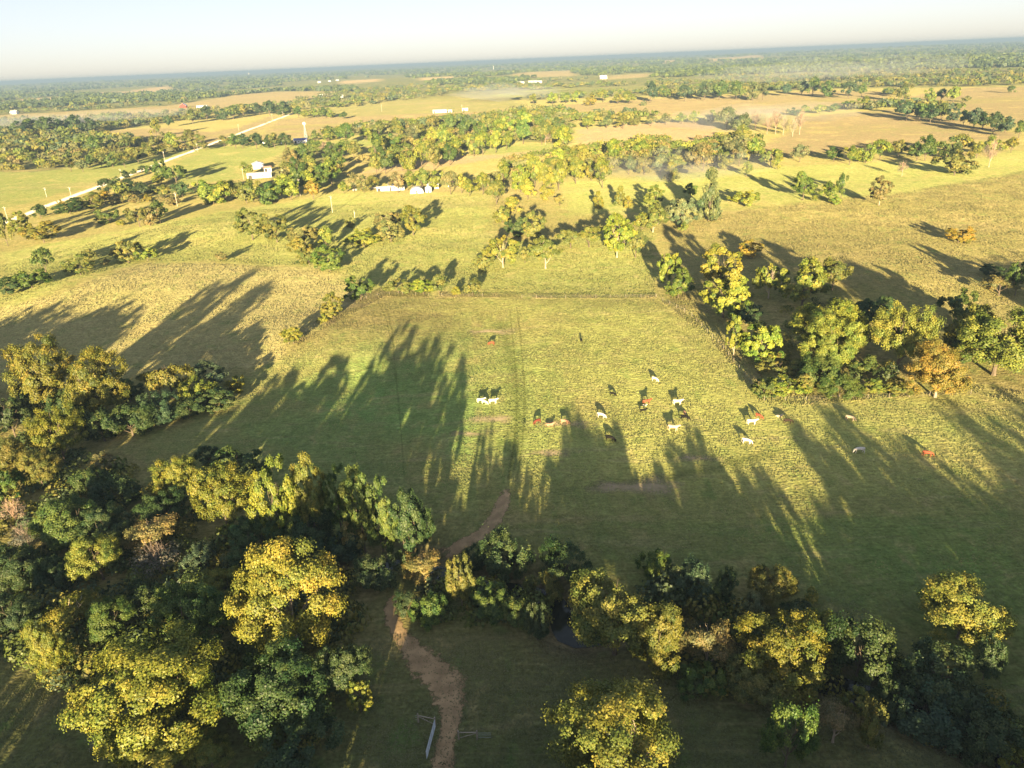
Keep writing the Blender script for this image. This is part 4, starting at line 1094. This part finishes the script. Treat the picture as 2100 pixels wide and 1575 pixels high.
grass('tall_grass', [FIELDS[1][0], FIELDS[2][0]], 74000, 0.12, 0.38, 0.58, (0.40, 0.32, 0.13), 52, 'rough tall grass of the two fields above the pasture')
grass('tall_grass', [[(1345, 610), (1420, 600), (1520, 700), (1580, 800), (1700, 812), (2000, 808), (2180, 850), (2180, 815), (2000, 790), (1850, 815), (1640, 832), (1560, 826), (1470, 712)],
                     [(785, 598), (1345, 603), (1345, 612), (785, 609)], [(590, 690), (780, 590), (795, 605), (610, 710)]], 34000, 0.15, 0.4, 0.4, (0.46, 0.35, 0.20), 53, 'pale tall grass fringe along the pasture fences')
grass('grass', [[(-60, 560), (420, 440), (1010, 395), (1340, 470), (1345, 605), (800, 596), (620, 545), (300, 535), (-60, 650)]], 55000, 0.15, 0.4, 0.7, (0.33, 0.30, 0.08), 54, 'yellow-green grass of the hill below the farm')
grass('grass', [[(700, 1575), (760, 1300), (860, 1300), (1130, 1310), (1450, 1430), (1600, 1575)], [(-20, 1400), (140, 1400), (160, 1600), (-20, 1600)], [(1700, 1200), (1900, 1330), (2120, 1420), (2120, 1600), (1500, 1600), (1500, 1450)]], 34000, 0.06, 0.22, 0.3, (0.24, 0.22, 0.10), 55, 'shaded grass around the dirt path and gate')

# ------------------------------------------------------------------ buildings
M_WHITE = plain('white_metal', (0.80, 0.78, 0.74), 0.5, 0.06, 1.5)
M_GREYR = plain('grey_roof', (0.42, 0.42, 0.43), 0.5, 0.1, 1.5)
M_WROOF = plain('white_roof', (0.78, 0.76, 0.73), 0.45, 0.06, 1.5)
M_BLUER = plain('blue_roof', (0.12, 0.14, 0.34), 0.5, 0.1, 1.5)
M_REDW = plain('red_boards', (0.42, 0.07, 0.05), 0.8, 0.12, 2)
M_PINKR = plain('rusty_roof', (0.48, 0.26, 0.19), 0.7, 0.15, 1.5)
M_DARKW = plain('dark_opening', (0.05, 0.05, 0.055), 0.3, 0.1, 2)
M_GALV = plain('galvanised', (0.56, 0.60, 0.64), 0.4, 0.1, 3, 0.3)
M_POLE = plain('pole_wood', (0.55, 0.47, 0.37), 0.9, 0.15, 2)
M_POST = plain('post_wood', (0.34, 0.29, 0.23), 0.9, 0.2, 3)

def building(name, px, py, w, d, hw, hr, rot, wallm, roofm, label, doors=1, wins=2, over=0.35, cat='building', front_door_w=3.0):
    x, y, z = at(px, py)
    root = link(name, None, loc=(x, y, z), rz=rad(rot)); tag(root, label, cat)
    b = MB(); b.v = []
    x0, x1, y0, y1 = -w / 2, w / 2, -d / 2, d / 2
    b.add([(x0, y0, -0.4), (x1, y0, -0.4), (x1, y1, -0.4), (x0, y1, -0.4), (x0, y0, hw), (x1, y0, hw), (x1, y1, hw), (x0, y1, hw), (x0, 0, hw + hr), (x1, 0, hw + hr)],
          [(0, 1, 5, 4), (2, 3, 7, 6), (1, 2, 6, 9, 5), (3, 0, 4, 8, 7), (0, 3, 2, 1)])
    b.build('wall', wallm, root)
    r = MB(); t = 0.14; e = over; s = hr / (d / 2)
    for sg in (-1, 1):
        ye = sg * (d / 2 + e); ze = hw - e * s
        vs = [(x0 - e, ye, ze + .02), (x1 + e, ye, ze + .02), (x1 + e, 0, hw + hr + .02), (x0 - e, 0, hw + hr + .02)]
        r.add(vs + [(a, b_, c + t) for a, b_, c in vs], [(0, 1, 2, 3), (7, 6, 5, 4), (0, 4, 5, 1), (1, 5, 6, 2), (2, 6, 7, 3), (3, 7, 4, 0)])
    r.build('roof', roofm, root)
    slots = doors + wins
    for i in range(slots):
        cx = x0 + w * (i + 0.5) / slots
        q = MB()
        if i < doors:
            q.box(cx - min(front_door_w, w / slots * .7) / 2, cx + min(front_door_w, w / slots * .7) / 2, y0 - 0.06, y0 + 0.02, -0.1, min(hw * .85, 3.2)); q.build('door', M_DARKW if wallm is not M_REDW else M_WHITE, root)
        else:
            q.box(cx - .5, cx + .5, y0 - 0.05, y0 + 0.02, hw * .42, hw * .78); wv = q.build('window', M_DARKW, root)
            f = MB(); f.box(cx - .6, cx + .6, y0 - 0.09, y0 - 0.05, hw * .36, hw * .42); f.build('sill', M_WHITE, wv)
    return root
building('barn', 530, 345, 11, 9.5, 4.0, 1.7, -68, M_WHITE, M_WROOF, 'white metal barn with gable roof left of the farm grove', 1, 0, cat='barn', front_door_w=4)
building('shed', 533, 364, 19, 7, 3.2, 0.8, 12, M_WHITE, M_WROOF, 'long low white shed just below the white metal barn', 1, 3, cat='shed')
building('shed', 550, 352, 6, 5, 3.4, 1.2, 15, M_WHITE, M_PINKR, 'small shed with reddish roof between the barn and long shed', 1, 1, cat='shed')
building('house', 814, 389, 11, 8, 3.2, 1.9, 4, M_WHITE, M_GREYR, 'low white farmhouse with grey roof beside the yard trees', 1, 3, cat='house', front_door_w=1.1)
building('shed', 787, 391, 9, 4, 2.4, 0.5, 4, M_WHITE, M_WROOF, 'low white lean-to at the left end of the farmhouse', 1, 2, cat='shed')
building('shed', 888, 386, 8, 6, 3.2, 1.4, 6, M_WHITE, M_GREYR, 'grey roofed shed behind the small round white bin', 1, 1, cat='shed')
building('shed', 924, 382, 4, 3, 2.4, 0.9, 10, M_WHITE, M_PINKR, 'tiny white shed with rusty roof among yard trees', 1, 0, cat='shed')
building('shed', 945, 382, 6, 3, 1.8, 0.5, 8, M_WHITE, M_WROOF, 'low white hut right of the tiny rusty roofed shed', 1, 1, cat='shed')
building('shed', 617, 293, 15, 8, 3.4, 1.9, 8, M_WHITE, M_BLUER, 'white shed with blue roof beside the lattice tower', 1, 3, cat='shed')
building('barn', 377, 221, 17, 16, 5, 6, -82, M_REDW, M_WROOF, 'red barn with white roof on the far straw field', 1, 0, cat='barn')
building('shed', 415, 221, 26, 10, 4, 2, 8, M_WHITE, M_WROOF, 'long white shed right of the far red barn', 2, 2, cat='shed')
building('house', 663, 199, 22, 12, 4, 4, 5, M_WHITE, M_WROOF, 'far white house left of the wooded rise', 1, 2, cat='house')
building('house', 700, 200, 12, 10, 4, 3, 5, M_WHITE, M_WROOF, 'far white house right of the other far white house', 1, 1, cat='house')
building('shed', 902, 231, 24, 8, 4, 1.2, 4, M_WHITE, M_WROOF, 'long white trailer house on the far straw meadow', 1, 3, cat='shed')
building('shed', 923, 230, 7, 6, 3, 1.2, 4, M_WHITE, M_WROOF, 'small white shed right of the long white trailer house', 1, 0, cat='shed')
building('shed', 954, 227, 10, 6, 3.4, 1.2, 4, M_WHITE, M_WROOF, 'white shed right of the pole on the far straw meadow', 1, 1, cat='shed')
building('shed', 1232, 239, 14, 7, 3, 1.0, 4, M_WHITE, M_WROOF, 'white shed behind the hedgerow of the tan hay field', 1, 1, cat='shed')
building('house', 1237, 162, 26, 18, 7, 6, 5, M_WHITE, M_WROOF, 'white house on the far wooded rise near the centre', 1, 3, cat='house')
for i, (px, py, w, l) in enumerate([(1068, 172, 24, 'left'), (1092, 170, 30, 'middle'), (1106, 170, 18, 'right')]):
    building('house', px, py, w, 12, 5, 3, 5, M_WHITE, M_WROOF, 'small white house, %s one of three on the far left of the haze' % l, 1, 2, cat='house')
for i, (px, py, w, l) in enumerate([(403, 197, 22, 'first'), (432, 196, 20, 'second'), (655, 170, 18, 'third'), (676, 168, 16, 'fourth'), (692, 166, 18, 'fifth'), (30, 234, 16, 'sixth')]):
    building('house', px, py, w, 14, 5, 4, 5, M_WHITE, M_WROOF, ['far white house up left of the red barn', 'far white house right above the long white shed', 'tiny white house, left of three under the forest', 'tiny white house, middle of three under the forest', 'tiny white house, right of three under the forest', 'tiny white house at the far left edge'][i], 1, 2, cat='house')

# white hoop shed: a half-round shell with end walls
x, y, z = at(855, 395)
root = link('hoop_shed', None, loc=(x, y, z), rz=rad(6)); tag(root, 'white half-round hoop shed in front of the farm yard', 'shed')
b = MB(); N_ = 12; vs = []
for yy in (-4, 4):
    for k in range(N_ + 1):
        a = math.pi * k / N_; vs.append((math.cos(a) * 4.6, yy, math.sin(a) ** .8 * 4.0 if 0 < k < N_ else -.2))
b.add(vs, [(k, k + 1, N_ + 2 + k, N_ + 1 + k) for k in range(N_)]); b.build('roof', M_WROOF, root, True)
for yy, nm in ((-4, 0), (4, 1)):
    q = MB(); q.add([(v[0] * .99, yy * .995, v[2] * .99) for v in vs[nm * (N_ + 1):(nm + 1) * (N_ + 1)]], [tuple(range(N_ + 1))]); q.build('end_wall', M_WHITE, root)
q = MB(); q.box(-0.5, 0.5, -4.06, -3.96, -.1, 2.0); q.build('door', M_DARKW, root)
# small round bin with cone roof
x, y, z = at(879, 394)
root = link('grain_bin', None, loc=(x, y, z)); tag(root, 'small round white bin right of the hoop shed', 'bin')
q = MB(); q.tube([(0, 0, -.2), (0, 0, 3.2)], [2.3, 2.3], 16); q.build('wall', M_WHITE, root, False)
q = MB(); q.tube([(0, 0, 3.2), (0, 0, 4.4)], [2.45, 0.3], 16); q.build('roof', M_WROOF, root)
q = MB(); q.box(-.4, .4, -2.36, -2.2, 0, 1.9); q.build('door', M_DARKW, root)
# low white yard wall left of the farmhouse
xa, ya, za = at(724, 392); xb, yb, zb = at(774, 387)
root = link('board_fence', None, loc=(xa, ya, za), rz=math.atan2(yb - ya, xb - xa)); tag(root, 'low white board fence left of the farmhouse', 'fence')
Lf = math.hypot(xb - xa, yb - ya)
for k in range(9):
    q = MB(); q.box(Lf * k / 8 - .08, Lf * k / 8 + .08, -.08, .08, -.2, 1.25); q.build('post', M_WHITE, root)
for zz in (.35, .7, 1.05):
    q = MB(); q.box(0, Lf, -.13, -.08, zz, zz + .2); q.build('rail', M_WHITE, root)
# lattice tower with a white head
x, y, z = at(629, 291)
root = link('lattice_tower', None, loc=(x, y, z)); tag(root, 'thin lattice tower with white fan head beside the blue roofed shed', 'tower')
Ht = 20.0
leg = lambda s, t, zz: (s * (2.0 * (1 - zz / Ht) + .25), t * (2.0 * (1 - zz / Ht) + .25), zz)
for s, t in ((1, 1), (1, -1), (-1, -1), (-1, 1)):
    q = MB(); q.tube([leg(s, t, 0), leg(s, t, Ht)], [.13, .09], 5); q.build('leg', M_GALV, root)
q = MB()
for k in range(6):
    z0, z1 = Ht * k / 6, Ht * (k + 1) / 6
    cs = ((1, 1), (1, -1), (-1, -1), (-1, 1))
    for i in range(4):
        a, c = cs[i], cs[(i + 1) % 4]
        q.tube([leg(*a, z0), leg(*c, z1)], [.06, .06], 4); q.tube([leg(*c, z0), leg(*a, z1)], [.06, .06], 4); q.tube([leg(*a, z1), leg(*c, z1)], [.06, .06], 4)
q.build('brace', M_GALV, root)
q = MB()
for k in range(12):
    a = k * math.pi / 6; ca, sa = math.cos(a), math.sin(a)
    q.add([(ca * .4 - sa * .1, -.5, Ht + .8 + sa * .4 + ca * .1), (ca * .4 + sa * .1, -.42, Ht + .8 + sa * .4 - ca * .1), (ca * 1.7 + sa * .38, -.42, Ht + .8 + sa * 1.7 - ca * .38), (ca * 1.7 - sa * .38, -.55, Ht + .8 + sa * 1.7 + ca * .38)], [(0, 1, 2, 3)])
q.tube([(0, -.6, Ht + .8), (0, 1.0, Ht + .8)], [.25, .12], 8); q.tube([(0, 0, Ht), (0, 0, Ht + .8)], [.12, .12], 6)
q.build('fan', M_WHITE, root)

# parked vehicles by the blue roofed shed
def vehicle(name, px, py, L_, W_, H_, label, cat, camper=False):
    x, y, z = at(px, py); root = link(name, None, loc=(x, y, z), rz=rad(6)); tag(root, label, cat)
    if camper:
        prof = [(-L_ / 2, .5), (L_ / 2 - .1, .5), (L_ / 2, 1.0), (L_ / 2 - .5, H_ - .1), (-L_ / 2 + .2, H_), (-L_ / 2, H_ - .2)]
    else:
        prof = [(-L_ / 2, .45), (L_ / 2, .45), (L_ / 2, 1.0), (L_ / 2 - 1.3, 1.15), (L_ / 2 - 2.0, H_), (L_ / 2 - 3.4, H_), (L_ / 2 - 3.6, 1.15), (-L_ / 2, 1.15)]
    b = MB(); n = len(prof)
    b.add([(a, -W_ / 2, c) for a, c in prof] + [(a, W_ / 2, c) for a, c in prof], [tuple(range(n)), tuple(range(2 * n - 1, n - 1, -1))] + [(i, n + i, n + (i + 1) % n, (i + 1) % n) for i in range(n)])
    b.build('body', M_WHITE, root)
    for sx in (-.32, .32):
        for sy in (-1, 1):
            q = MB(); q.tube([(L_ * sx, sy * W_ / 2 - sy * .12, .38), (L_ * sx, sy * W_ / 2 + sy * .06, .38)], [.38, .38], 12); q.build('wheel', M_DARKW, root)
    q = MB(); q.box(L_ / 2 - 3.2, L_ / 2 - 2.2, -W_ / 2 - .03, -W_ / 2 + .01, H_ * .62, H_ * .88); q.build('window', M_DARKW, root)
vehicle('camper', 546, 297, 7.5, 2.5, 3.1, 'white camper parked left of the blue roofed shed', 'camper', True)
vehicle('pickup_truck', 557, 295, 5.4, 2.0, 1.9, 'white pickup truck right next to the white camper', 'truck')
vehicle('trailer', 584, 295, 8.0, 2.4, 1.7, 'low white trailer between camper and blue roofed shed', 'trailer', True)

# water tower and mast far off on the horizon
for px, py, nm, lab in ((511, 157, 'water_tower', 'tiny white water tower far off below the horizon'), (1012, 142, 'radio_mast', 'thin white mast in the far forest left of centre')):
    x, y, z = at(px, py); root = link(nm, None, loc=(x, y, z)); tag(root, lab, 'tower')
    k = math.hypot(x, y) / 9500
    q = MB(); q.tube([(0, 0, -2), (0, 0, 34 * k)], [3 * k, 2.2 * k], 8); q.build('pole', M_WHITE, root)
    q = MB(); q.tube([(0, 0, 26 * k), (0, 0, 29 * k), (0, 0, 36 * k), (0, 0, 39 * k)], [2.4 * k, 6 * k, 6 * k, 1.5 * k] if nm == 'water_tower' else [2.4 * k, 2.6 * k, 2.6 * k, .6 * k], 12); q.build('tank' if nm == 'water_tower' else 'mast_head', M_WHITE, root)

# ------------------------------------------------------------------ utility poles
def pole(px, py, h, label, arm=True):
    x, y, z = at(px, py); root = link('utility_pole', None, loc=(x, y, z), rz=rad(random.uniform(10, 40))); tag(root, label, 'pole', 'utility poles')
    q = MB(); q.tube([(0, 0, -.4), (0, 0, h)], [.19, .13], 8); q.build('pole', M_POLE, root)
    if arm:
        q = MB(); q.box(-1.1, 1.1, -.22, -.1, h - .75, h - .58); a = q.build('crossarm', M_POST, root)
        for s in (-1, -.45, .45, 1):
            q = MB(); q.tube([(s, -.16, h - .58), (s, -.16, h - .38)], [.05, .06], 6); q.build('insulator', M_WHITE, a)
    q = MB(); q.tube([(.26, 0, h - 1.9), (.26, 0, h - 1.1)], [.16, .16], 8); q.build('transformer', M_GALV, root)
for px, py, h, lab in [(682, 436, 10, 'tall pale utility pole alone on the hill below the farm'), (728, 450, 5, 'short pale pole on the hill right of the tall pole'),
                       (609, 403, 11, 'tall pale pole, left of two in front of the farm grove'), (616, 402, 11.5, 'tall pale pole, right of two in front of the farm grove'),
                       (500, 368, 9, 'pale pole left of the long white shed'), (364, 423, 9, 'pale pole in front of the bushy hedge left of the farm'),
                       (338, 329, 9, 'pale roadside pole above the two big dark trees'), (406, 311, 9, 'pale roadside pole at the bend below the olive tree'),
                       (148, 409, 9, 'pale roadside pole beside the orange shrub'), (96, 404, 7, 'short brown pole left of the road'),
                       (250, 366, 8, 'pale roadside pole above the orange roadside bushes'), (18, 457, 10, 'roadside pole near the left frame edge'),
                       (559, 247, 11, 'far roadside pole, left of two at the road end'), (581, 243, 12, 'far roadside pole, right of two at the road end'),
                       (948, 231, 13, 'dark pole between white sheds on the far straw meadow'), (783, 229, 13, 'pale pole alone on the far green meadow'),
                       (1147, 209, 13, 'pale pole in the yellowish far tree line, left one'), (1257, 207, 13, 'pale pole in the yellowish far tree line, right one'), (490, 268, 9, 'roadside pole left of the straight gravel stretch')]:
    pole(px, py, h, lab, h > 6)

# ------------------------------------------------------------------ fences and the gate
POST_ME = None
def fence(ptspx, step, label):
    global POST_ME
    P = np.array([at(*p)[:2] for p in ptspx]); s = np.concatenate([[0], np.cumsum(np.hypot(*np.diff(P, axis=0).T))])
    x0, y0 = P[0]; z0 = float(hgt(x0, y0)); root = link('wire_fence', None, loc=(x0, y0, z0)); tag(root, label, 'fence')
    if POST_ME is None:
        q = MB(); q.tube([(0, 0, -.3), (.02, 0, .7), (0, 0, 1.35)], [.055, .05, .045], 6); POST_ME = q.mesh('post', M_POST)
    n = int(s[-1] / step); tops = []
    for i in range(n + 1):
        t = s[-1] * i / n; x = np.interp(t, s, P[:, 0]) + random.uniform(-.1, .1); y = np.interp(t, s, P[:, 1]) + random.uniform(-.1, .1); z = float(hgt(x, y))
        k = random.uniform(.88, 1.1); link('post', POST_ME, root, (x - x0, y - y0, z - z0), random.uniform(0, 6), (k, k, k)); tops.append((x - x0, y - y0, z - z0))
    q = MB()
    for a, c in zip(tops[:-1], tops[1:]):
        for hh in (.4, .8, 1.15): q.tube([(a[0], a[1], a[2] + hh), (c[0], c[1], c[2] + hh)], [.006, .006], 3)
    q.build('wire', M_GALV, root)
fence([(592, 706), (660, 662), (720, 622), (785, 604), (880, 607), (990, 609)], 5.0, 'wire fence climbing from the yellow shrub to the upper pasture corner')
fence([(1070, 611), (1150, 612), (1250, 611), (1345, 610)], 5.0, 'wire fence along the back of the pasture, right of the track')
fence([(1345, 610), (1420, 650), (1480, 712), (1530, 775), (1565, 822), (1640, 822), (1760, 818), (1880, 814), (1990, 808)], 5.0, 'wire fence around the front of the golden grove')

def world_seg(pa, pb):
    a = np.array(at(*pa)); b = np.array(at(*pb)); return a, b
# tubular gate standing open along the path
ga, gb = world_seg((893, 1492), (879, 1545))
gd = gb[:2] - ga[:2]; gd /= np.linalg.norm(gd); GL = 4.9
root = link('farm_gate', None, loc=(ga[0], ga[1], float(hgt(ga[0], ga[1]))), rz=math.atan2(gd[1], gd[0])); tag(root, 'silver tubular farm gate standing open on the left of the dirt path', 'gate')
z0, z1 = .2, 1.4
q = MB(); q.tube([(0, 0, z0), (GL, 0, z0), ], [.035, .035], 6); q.tube([(0, 0, z1), (GL, 0, z1)], [.035, .035], 6); q.tube([(0, 0, z0), (0, 0, z1)], [.035, .035], 6); q.tube([(GL, 0, z0), (GL, 0, z1)], [.035, .035], 6); q.build('frame', M_GALV, root)
for k in range(1, 6):
    q = MB(); q.tube([(0, 0, z0 + (z1 - z0) * k / 6), (GL, 0, z0 + (z1 - z0) * k / 6)], [.026, .026], 6); q.build('rail', M_GALV, root)
for k in range(1, 5):
    q = MB(); q.box(GL * k / 5 - .04, GL * k / 5 + .04, -.035, .035, z0, z1); q.build('upright', M_GALV, root)
# wooden end braces either side of the path
def brace(pa, pb, label, wl=1.8):
    a, b = world_seg(pa, pb); L_ = 2.4; d = b[:2] - a[:2]; d /= np.linalg.norm(d)
    root = link('fence_brace', None, loc=(a[0], a[1], float(hgt(a[0], a[1]))), rz=math.atan2(d[1], d[0])); tag(root, label, 'fence')
    for k in (0, 1):
        q = MB(); q.tube([(k * L_, 0, -.3), (k * L_, 0, 1.5)], [.13, .11], 8); q.build('post', M_POST, root)
    q = MB(); q.tube([(0, 0, 1.2), (L_, 0, 1.2)], [.07, .07], 6); q.build('rail', M_POST, root)
    q = MB(); q.tube([(0, .02, .15), (L_, .02, 1.1)], [.05, .05], 6); q.build('diagonal', M_POST, root)
    q = MB()
    for hh in (.35, .75, 1.1): q.tube([(L_, 0, hh), (L_ + wl, 0, hh)], [.012, .012], 3)
    q.build('wire', M_GALV, root)
brace((893, 1488), (874, 1484), 'grey wooden fence brace holding the open gate, left of the path', 0.4)
brace((941, 1516), (962, 1516), 'grey wooden fence brace on the right side of the dirt path')

# ------------------------------------------------------------------ cattle
def skin_mesh(name, verts, edges, radii, m, root=0, sub=2):
    me = bpy.data.meshes.new(name); me.from_pydata(verts, edges, []); ob = bpy.data.objects.new(name, me); COL.objects.link(ob)
    md = ob.modifiers.new('skin', 'SKIN'); md.use_smooth_shade = True
    for i, r in enumerate(radii):
        v = me.skin_vertices[0].data[i]; v.radius = r if isinstance(r, tuple) else (r, r); v.use_root = (i == root)
    s = ob.modifiers.new('sub', 'SUBSURF'); s.levels = sub; s.render_levels = sub
    dg = bpy.context.evaluated_depsgraph_get(); dg.update()
    out = bpy.data.meshes.new_from_object(ob.evaluated_get(dg)); out.name = name
    bpy.data.objects.remove(ob); bpy.data.meshes.remove(me)
    out.materials.clear(); out.materials.append(m)
    for p in out.polygons: p.use_smooth = True
    return out

def hide_material():
    m, N, L = mat('cattle_hide')
    o = N.new('ShaderNodeOutputMaterial'); b = N.new('ShaderNodeBsdfPrincipled'); oi = N.new('ShaderNodeObjectInfo')
    tc = N.new('ShaderNodeTexCoord'); n = N.new('ShaderNodeTexNoise'); n.inputs['Scale'].default_value = 2.2; n.inputs['Detail'].default_value = 3
    mr = N.new('ShaderNodeMapRange'); mr.inputs[1].default_value = .35; mr.inputs[2].default_value = .65; mr.inputs[3].default_value = .82; mr.inputs[4].default_value = 1.12
    sc = N.new('ShaderNodeVectorMath'); sc.operation = 'SCALE'
    L.new(tc.outputs['Object'], n.inputs['Vector']); L.new(n.outputs['Fac'], mr.inputs[0]); L.new(oi.outputs['Color'], sc.inputs[0]); L.new(mr.outputs[0], sc.inputs['Scale'])
    L.new(sc.outputs[0], b.inputs['Base Color']); b.inputs['Roughness'].default_value = .8; b.inputs['Specular IOR Level'].default_value = .15; L.new(b.outputs[0], o.inputs['Surface'])
    return m
M_HIDE = hide_material()
def cow_mesh(pose):
    v = []; e = []; r = []
    def add(p, rad_, to=None):
        v.append(p); r.append(rad_)
        if to is not None: e.append((to, len(v) - 1))
        return len(v) - 1
    dz = -0.62 if pose == 'lie' else 0.0
    pel = add((-.62, 0, 1.12 + dz), (.31, .30)); bel = add((-.15, 0, 1.02 + dz), (.39, .36), pel); che = add((.35, 0, 1.03 + dz), (.36, .32), bel); sho = add((.68, 0, 1.12 + dz), (.27, .24), che)
    rump = add((-.88, 0, 1.16 + dz), (.2, .2), pel)
    if pose == 'graze': nk = add((1.0, 0, .86), .17, sho); hd = add((1.18, .02, .48), .14, nk); mz = add((1.30, .03, .14), .085, hd)
    else: nk = add((1.0, 0, 1.32 + dz), .17, sho); hd = add((1.25, .03, 1.48 + dz), .145, nk); mz = add((1.56, .05, 1.36 + dz), .09, hd)
    hv = Vector(v[hd])
    for s in (-1, 1):
        ear = add((hv.x - .06, hv.y + s * .26, hv.z + .09), .035, hd)
    if pose == 'lie':
        for s in (-1, 1):
            k = add((.55, s * .34, .2), .1, sho); add((.95, s * .36, .08), .06, k)
            k = add((-.45, s * .46, .24), .14, pel); add((.02, s * .52, .08), .06, k)
    else:
        for s in (-1, 1):
            st = .06 * s
            k = add((.66 + st, s * .2, .64), .105, sho); k2 = add((.68 + st * 1.6, s * .2, .34), .06, k); add((.66 + st * 2, s * .2, .03), .055, k2)
            k = add((-.66 - st, s * .22, .72), .15, pel); k2 = add((-.82 - st * 1.5, s * .21, .40), .065, k); add((-.76 - st * 2, s * .21, .03), .055, k2)
    t = add((-1.06, 0, 1.02 + dz), .035, rump); t2 = add((-1.1, 0, max(.5 + dz, .12)), .025, t); add((-1.1, 0, max(.34 + dz, .08)), .04, t2)
    return skin_mesh('cow', v, e, r, M_HIDE, 0, 1)
COWM = {k: cow_mesh(k) for k in ('graze', 'stand', 'lie')}
COWC = {'white': (.80, .74, .62), 'cream': (.66, .50, .34), 'red': (.30, .085, .045), 'darkred': (.17, .045, .03), 'tan': (.52, .28, .17), 'black': (.012, .011, .011), 'brown': (.04, .027, .02), 'grey': (.68, .62, .55)}
COWS = [(1008, 708, 'red', 'graze', 170, 1.0, 'red cow alone in sun at the upper left of the herd'), (1192, 702, 'black', 'graze', 85, 1.0, 'black cow facing away, farthest back in the herd'),
    (1343, 782, 'white', 'graze', -40, 1.0, 'white cow alone in sun, topmost white one'), (1257, 812, 'black', 'graze', -30, .85, 'small black cow between two tree shadows'),
    (986, 826, 'white', 'stand', -5, 1.0, 'white cow, leftmost of the three together at left'), (994, 829, 'white', 'graze', -30, .9, 'white cow, middle of the three together at left'), (1011, 828, 'white', 'stand', -8, 1.1, 'white cow, right of the three together at left'),
    (1102, 869, 'darkred', 'graze', 215, 1.0, 'dark red cow, leftmost of the reddish three'), (1127, 873, 'tan', 'lie', 0, 1.0, 'pale red cow lying down, middle of the reddish three'), (1158, 870, 'tan', 'graze', -15, 1.05, 'tan red cow, rightmost of the reddish three'),
    (1233, 857, 'grey', 'graze', -25, 1.1, 'off-white cow in shade at the herd centre'), (1326, 829, 'red', 'stand', 5, 1.05, 'red cow with white calf at its feet'), (1322, 834, 'white', 'stand', 0, .5, 'white calf standing in front of the red cow'), (1319, 846, 'black', 'stand', 0, .8, 'black calf just below the red cow'),
    (1389, 830, 'white', 'stand', -12, 1.12, 'white cow with long square shadow right of the red cow'), (1404, 851, 'tan', 'graze', -80, .8, 'small pinkish calf behind the black cow'), (1404, 862, 'black', 'graze', -25, 1.15, 'black cow below the small pinkish calf'),
    (1380, 884, 'cream', 'stand', -20, 1.25, 'large pinkish tan cow, lowest in the middle of the herd'), (1251, 905, 'black', 'graze', -35, 1.2, 'black cow alone at the front of the herd'),
    (1541, 871, 'white', 'stand', -12, 1.12, 'white cow in sun below the red one by the grove'), (1556, 858, 'red', 'graze', -50, 1.0, 'red cow in sun closest to the grove fence'), (1615, 869, 'brown', 'graze', -5, 1.1, 'dark brown cow with slanting shadow near the grove fence'), (1597, 855, 'cream', 'lie', 0, .8, 'pale calf lying left of the dark brown cow'),
    (1743, 863, 'cream', 'graze', -25, 1.1, 'pinkish tan cow alone in the shadow at right'), (1531, 910, 'white', 'graze', -25, 1.1, 'white cow at the edge of the wide shadow, lowest of the right group'), (1762, 929, 'grey', 'graze', 178, 1.15, 'off-white cow in the broad shadow at right'), (1901, 936, 'red', 'graze', -15, 1.1, 'bright red cow farthest right')]
for px, py, c, pose, a, s, lab in COWS:
    x, y, z = at(px, py)
    o = link('cow', COWM[pose], None, (x, y, z), rad(a + random.uniform(-4, 4)), (s * .93,) * 3); o.color = (*COWC[c], 1); tag(o, lab, 'cow', 'cattle grazing in the pasture')

# ------------------------------------------------------------------ air
def volume_material(name, colr, dens, aniso=0.0):
    m, N, L = mat(name); o = N.new('ShaderNodeOutputMaterial'); v = N.new('ShaderNodeVolumePrincipled')
    v.inputs['Color'].default_value = (*colr, 1); v.inputs['Density'].default_value = dens; v.inputs['Anisotropy'].default_value = aniso
    L.new(v.outputs[0], o.inputs['Volume']); return m
zmax = 90.0
b = MB(); b.box(-30600, 30600, -30600, 30600, -60, zmax)
haze = b.build('haze', volume_material('haze_air', (0.24, 0.35, 0.52), 1.0 / 7200)); haze['kind'] = 'stuff'
tag(haze, 'thin pale haze over the whole countryside', 'haze')
def smoke(px, py, zc, size, rot, dens, label):
    x, y, g = at(px, py)
    root = link('smoke', None, loc=(x, y, g)); root['kind'] = 'stuff'; tag(root, label, 'smoke')
    m = volume_material('smoke_air', (0.80, 0.84, 0.90), dens)
    for k in range(4):
        bm = bmesh.new(); bmesh.ops.create_icosphere(bm, subdivisions=3, radius=1)
        for v in bm.verts:
            v.co *= 1 + 0.22 * math.sin(v.co.x * 4 + k) * math.cos(v.co.y * 3 + 2 * k) + 0.12 * math.sin(v.co.z * 7 + v.co.x * 5)
        me = bpy.data.meshes.new('wisp'); bm.to_mesh(me); bm.free(); me.materials.append(m)
        for p_ in me.polygons: p_.use_smooth = True
        f = (1.0, .7, .55, .8)[k]
        o = link('wisp', me, root, ((k - 1.5) * size[0] * .45, random.uniform(-.4, .4) * size[1], zc + random.uniform(-.2, .35) * size[2]), rot, (size[0] * f, size[1] * f, size[2] * f))
for a in ((1050, 208, 16, (70, 50, 16), .2, .0035, 'thin blue smoke drifting over trees near the centre'), (1730, 170, 26, (190, 120, 26), .1, .0009, 'faint smoke over the far forest at right'),
          (1420, 380, 9, (38, 26, 9), .3, .003, 'faint smoke over the tall dense tree in the middle field'), (1560, 262, 12, (70, 50, 13), .1, .0024, 'faint smoke around the pinkish dead trees'),
          (120, 262, 12, (160, 70, 12), .1, .0020, 'low mist over the far left woods')):
    smoke(*a)
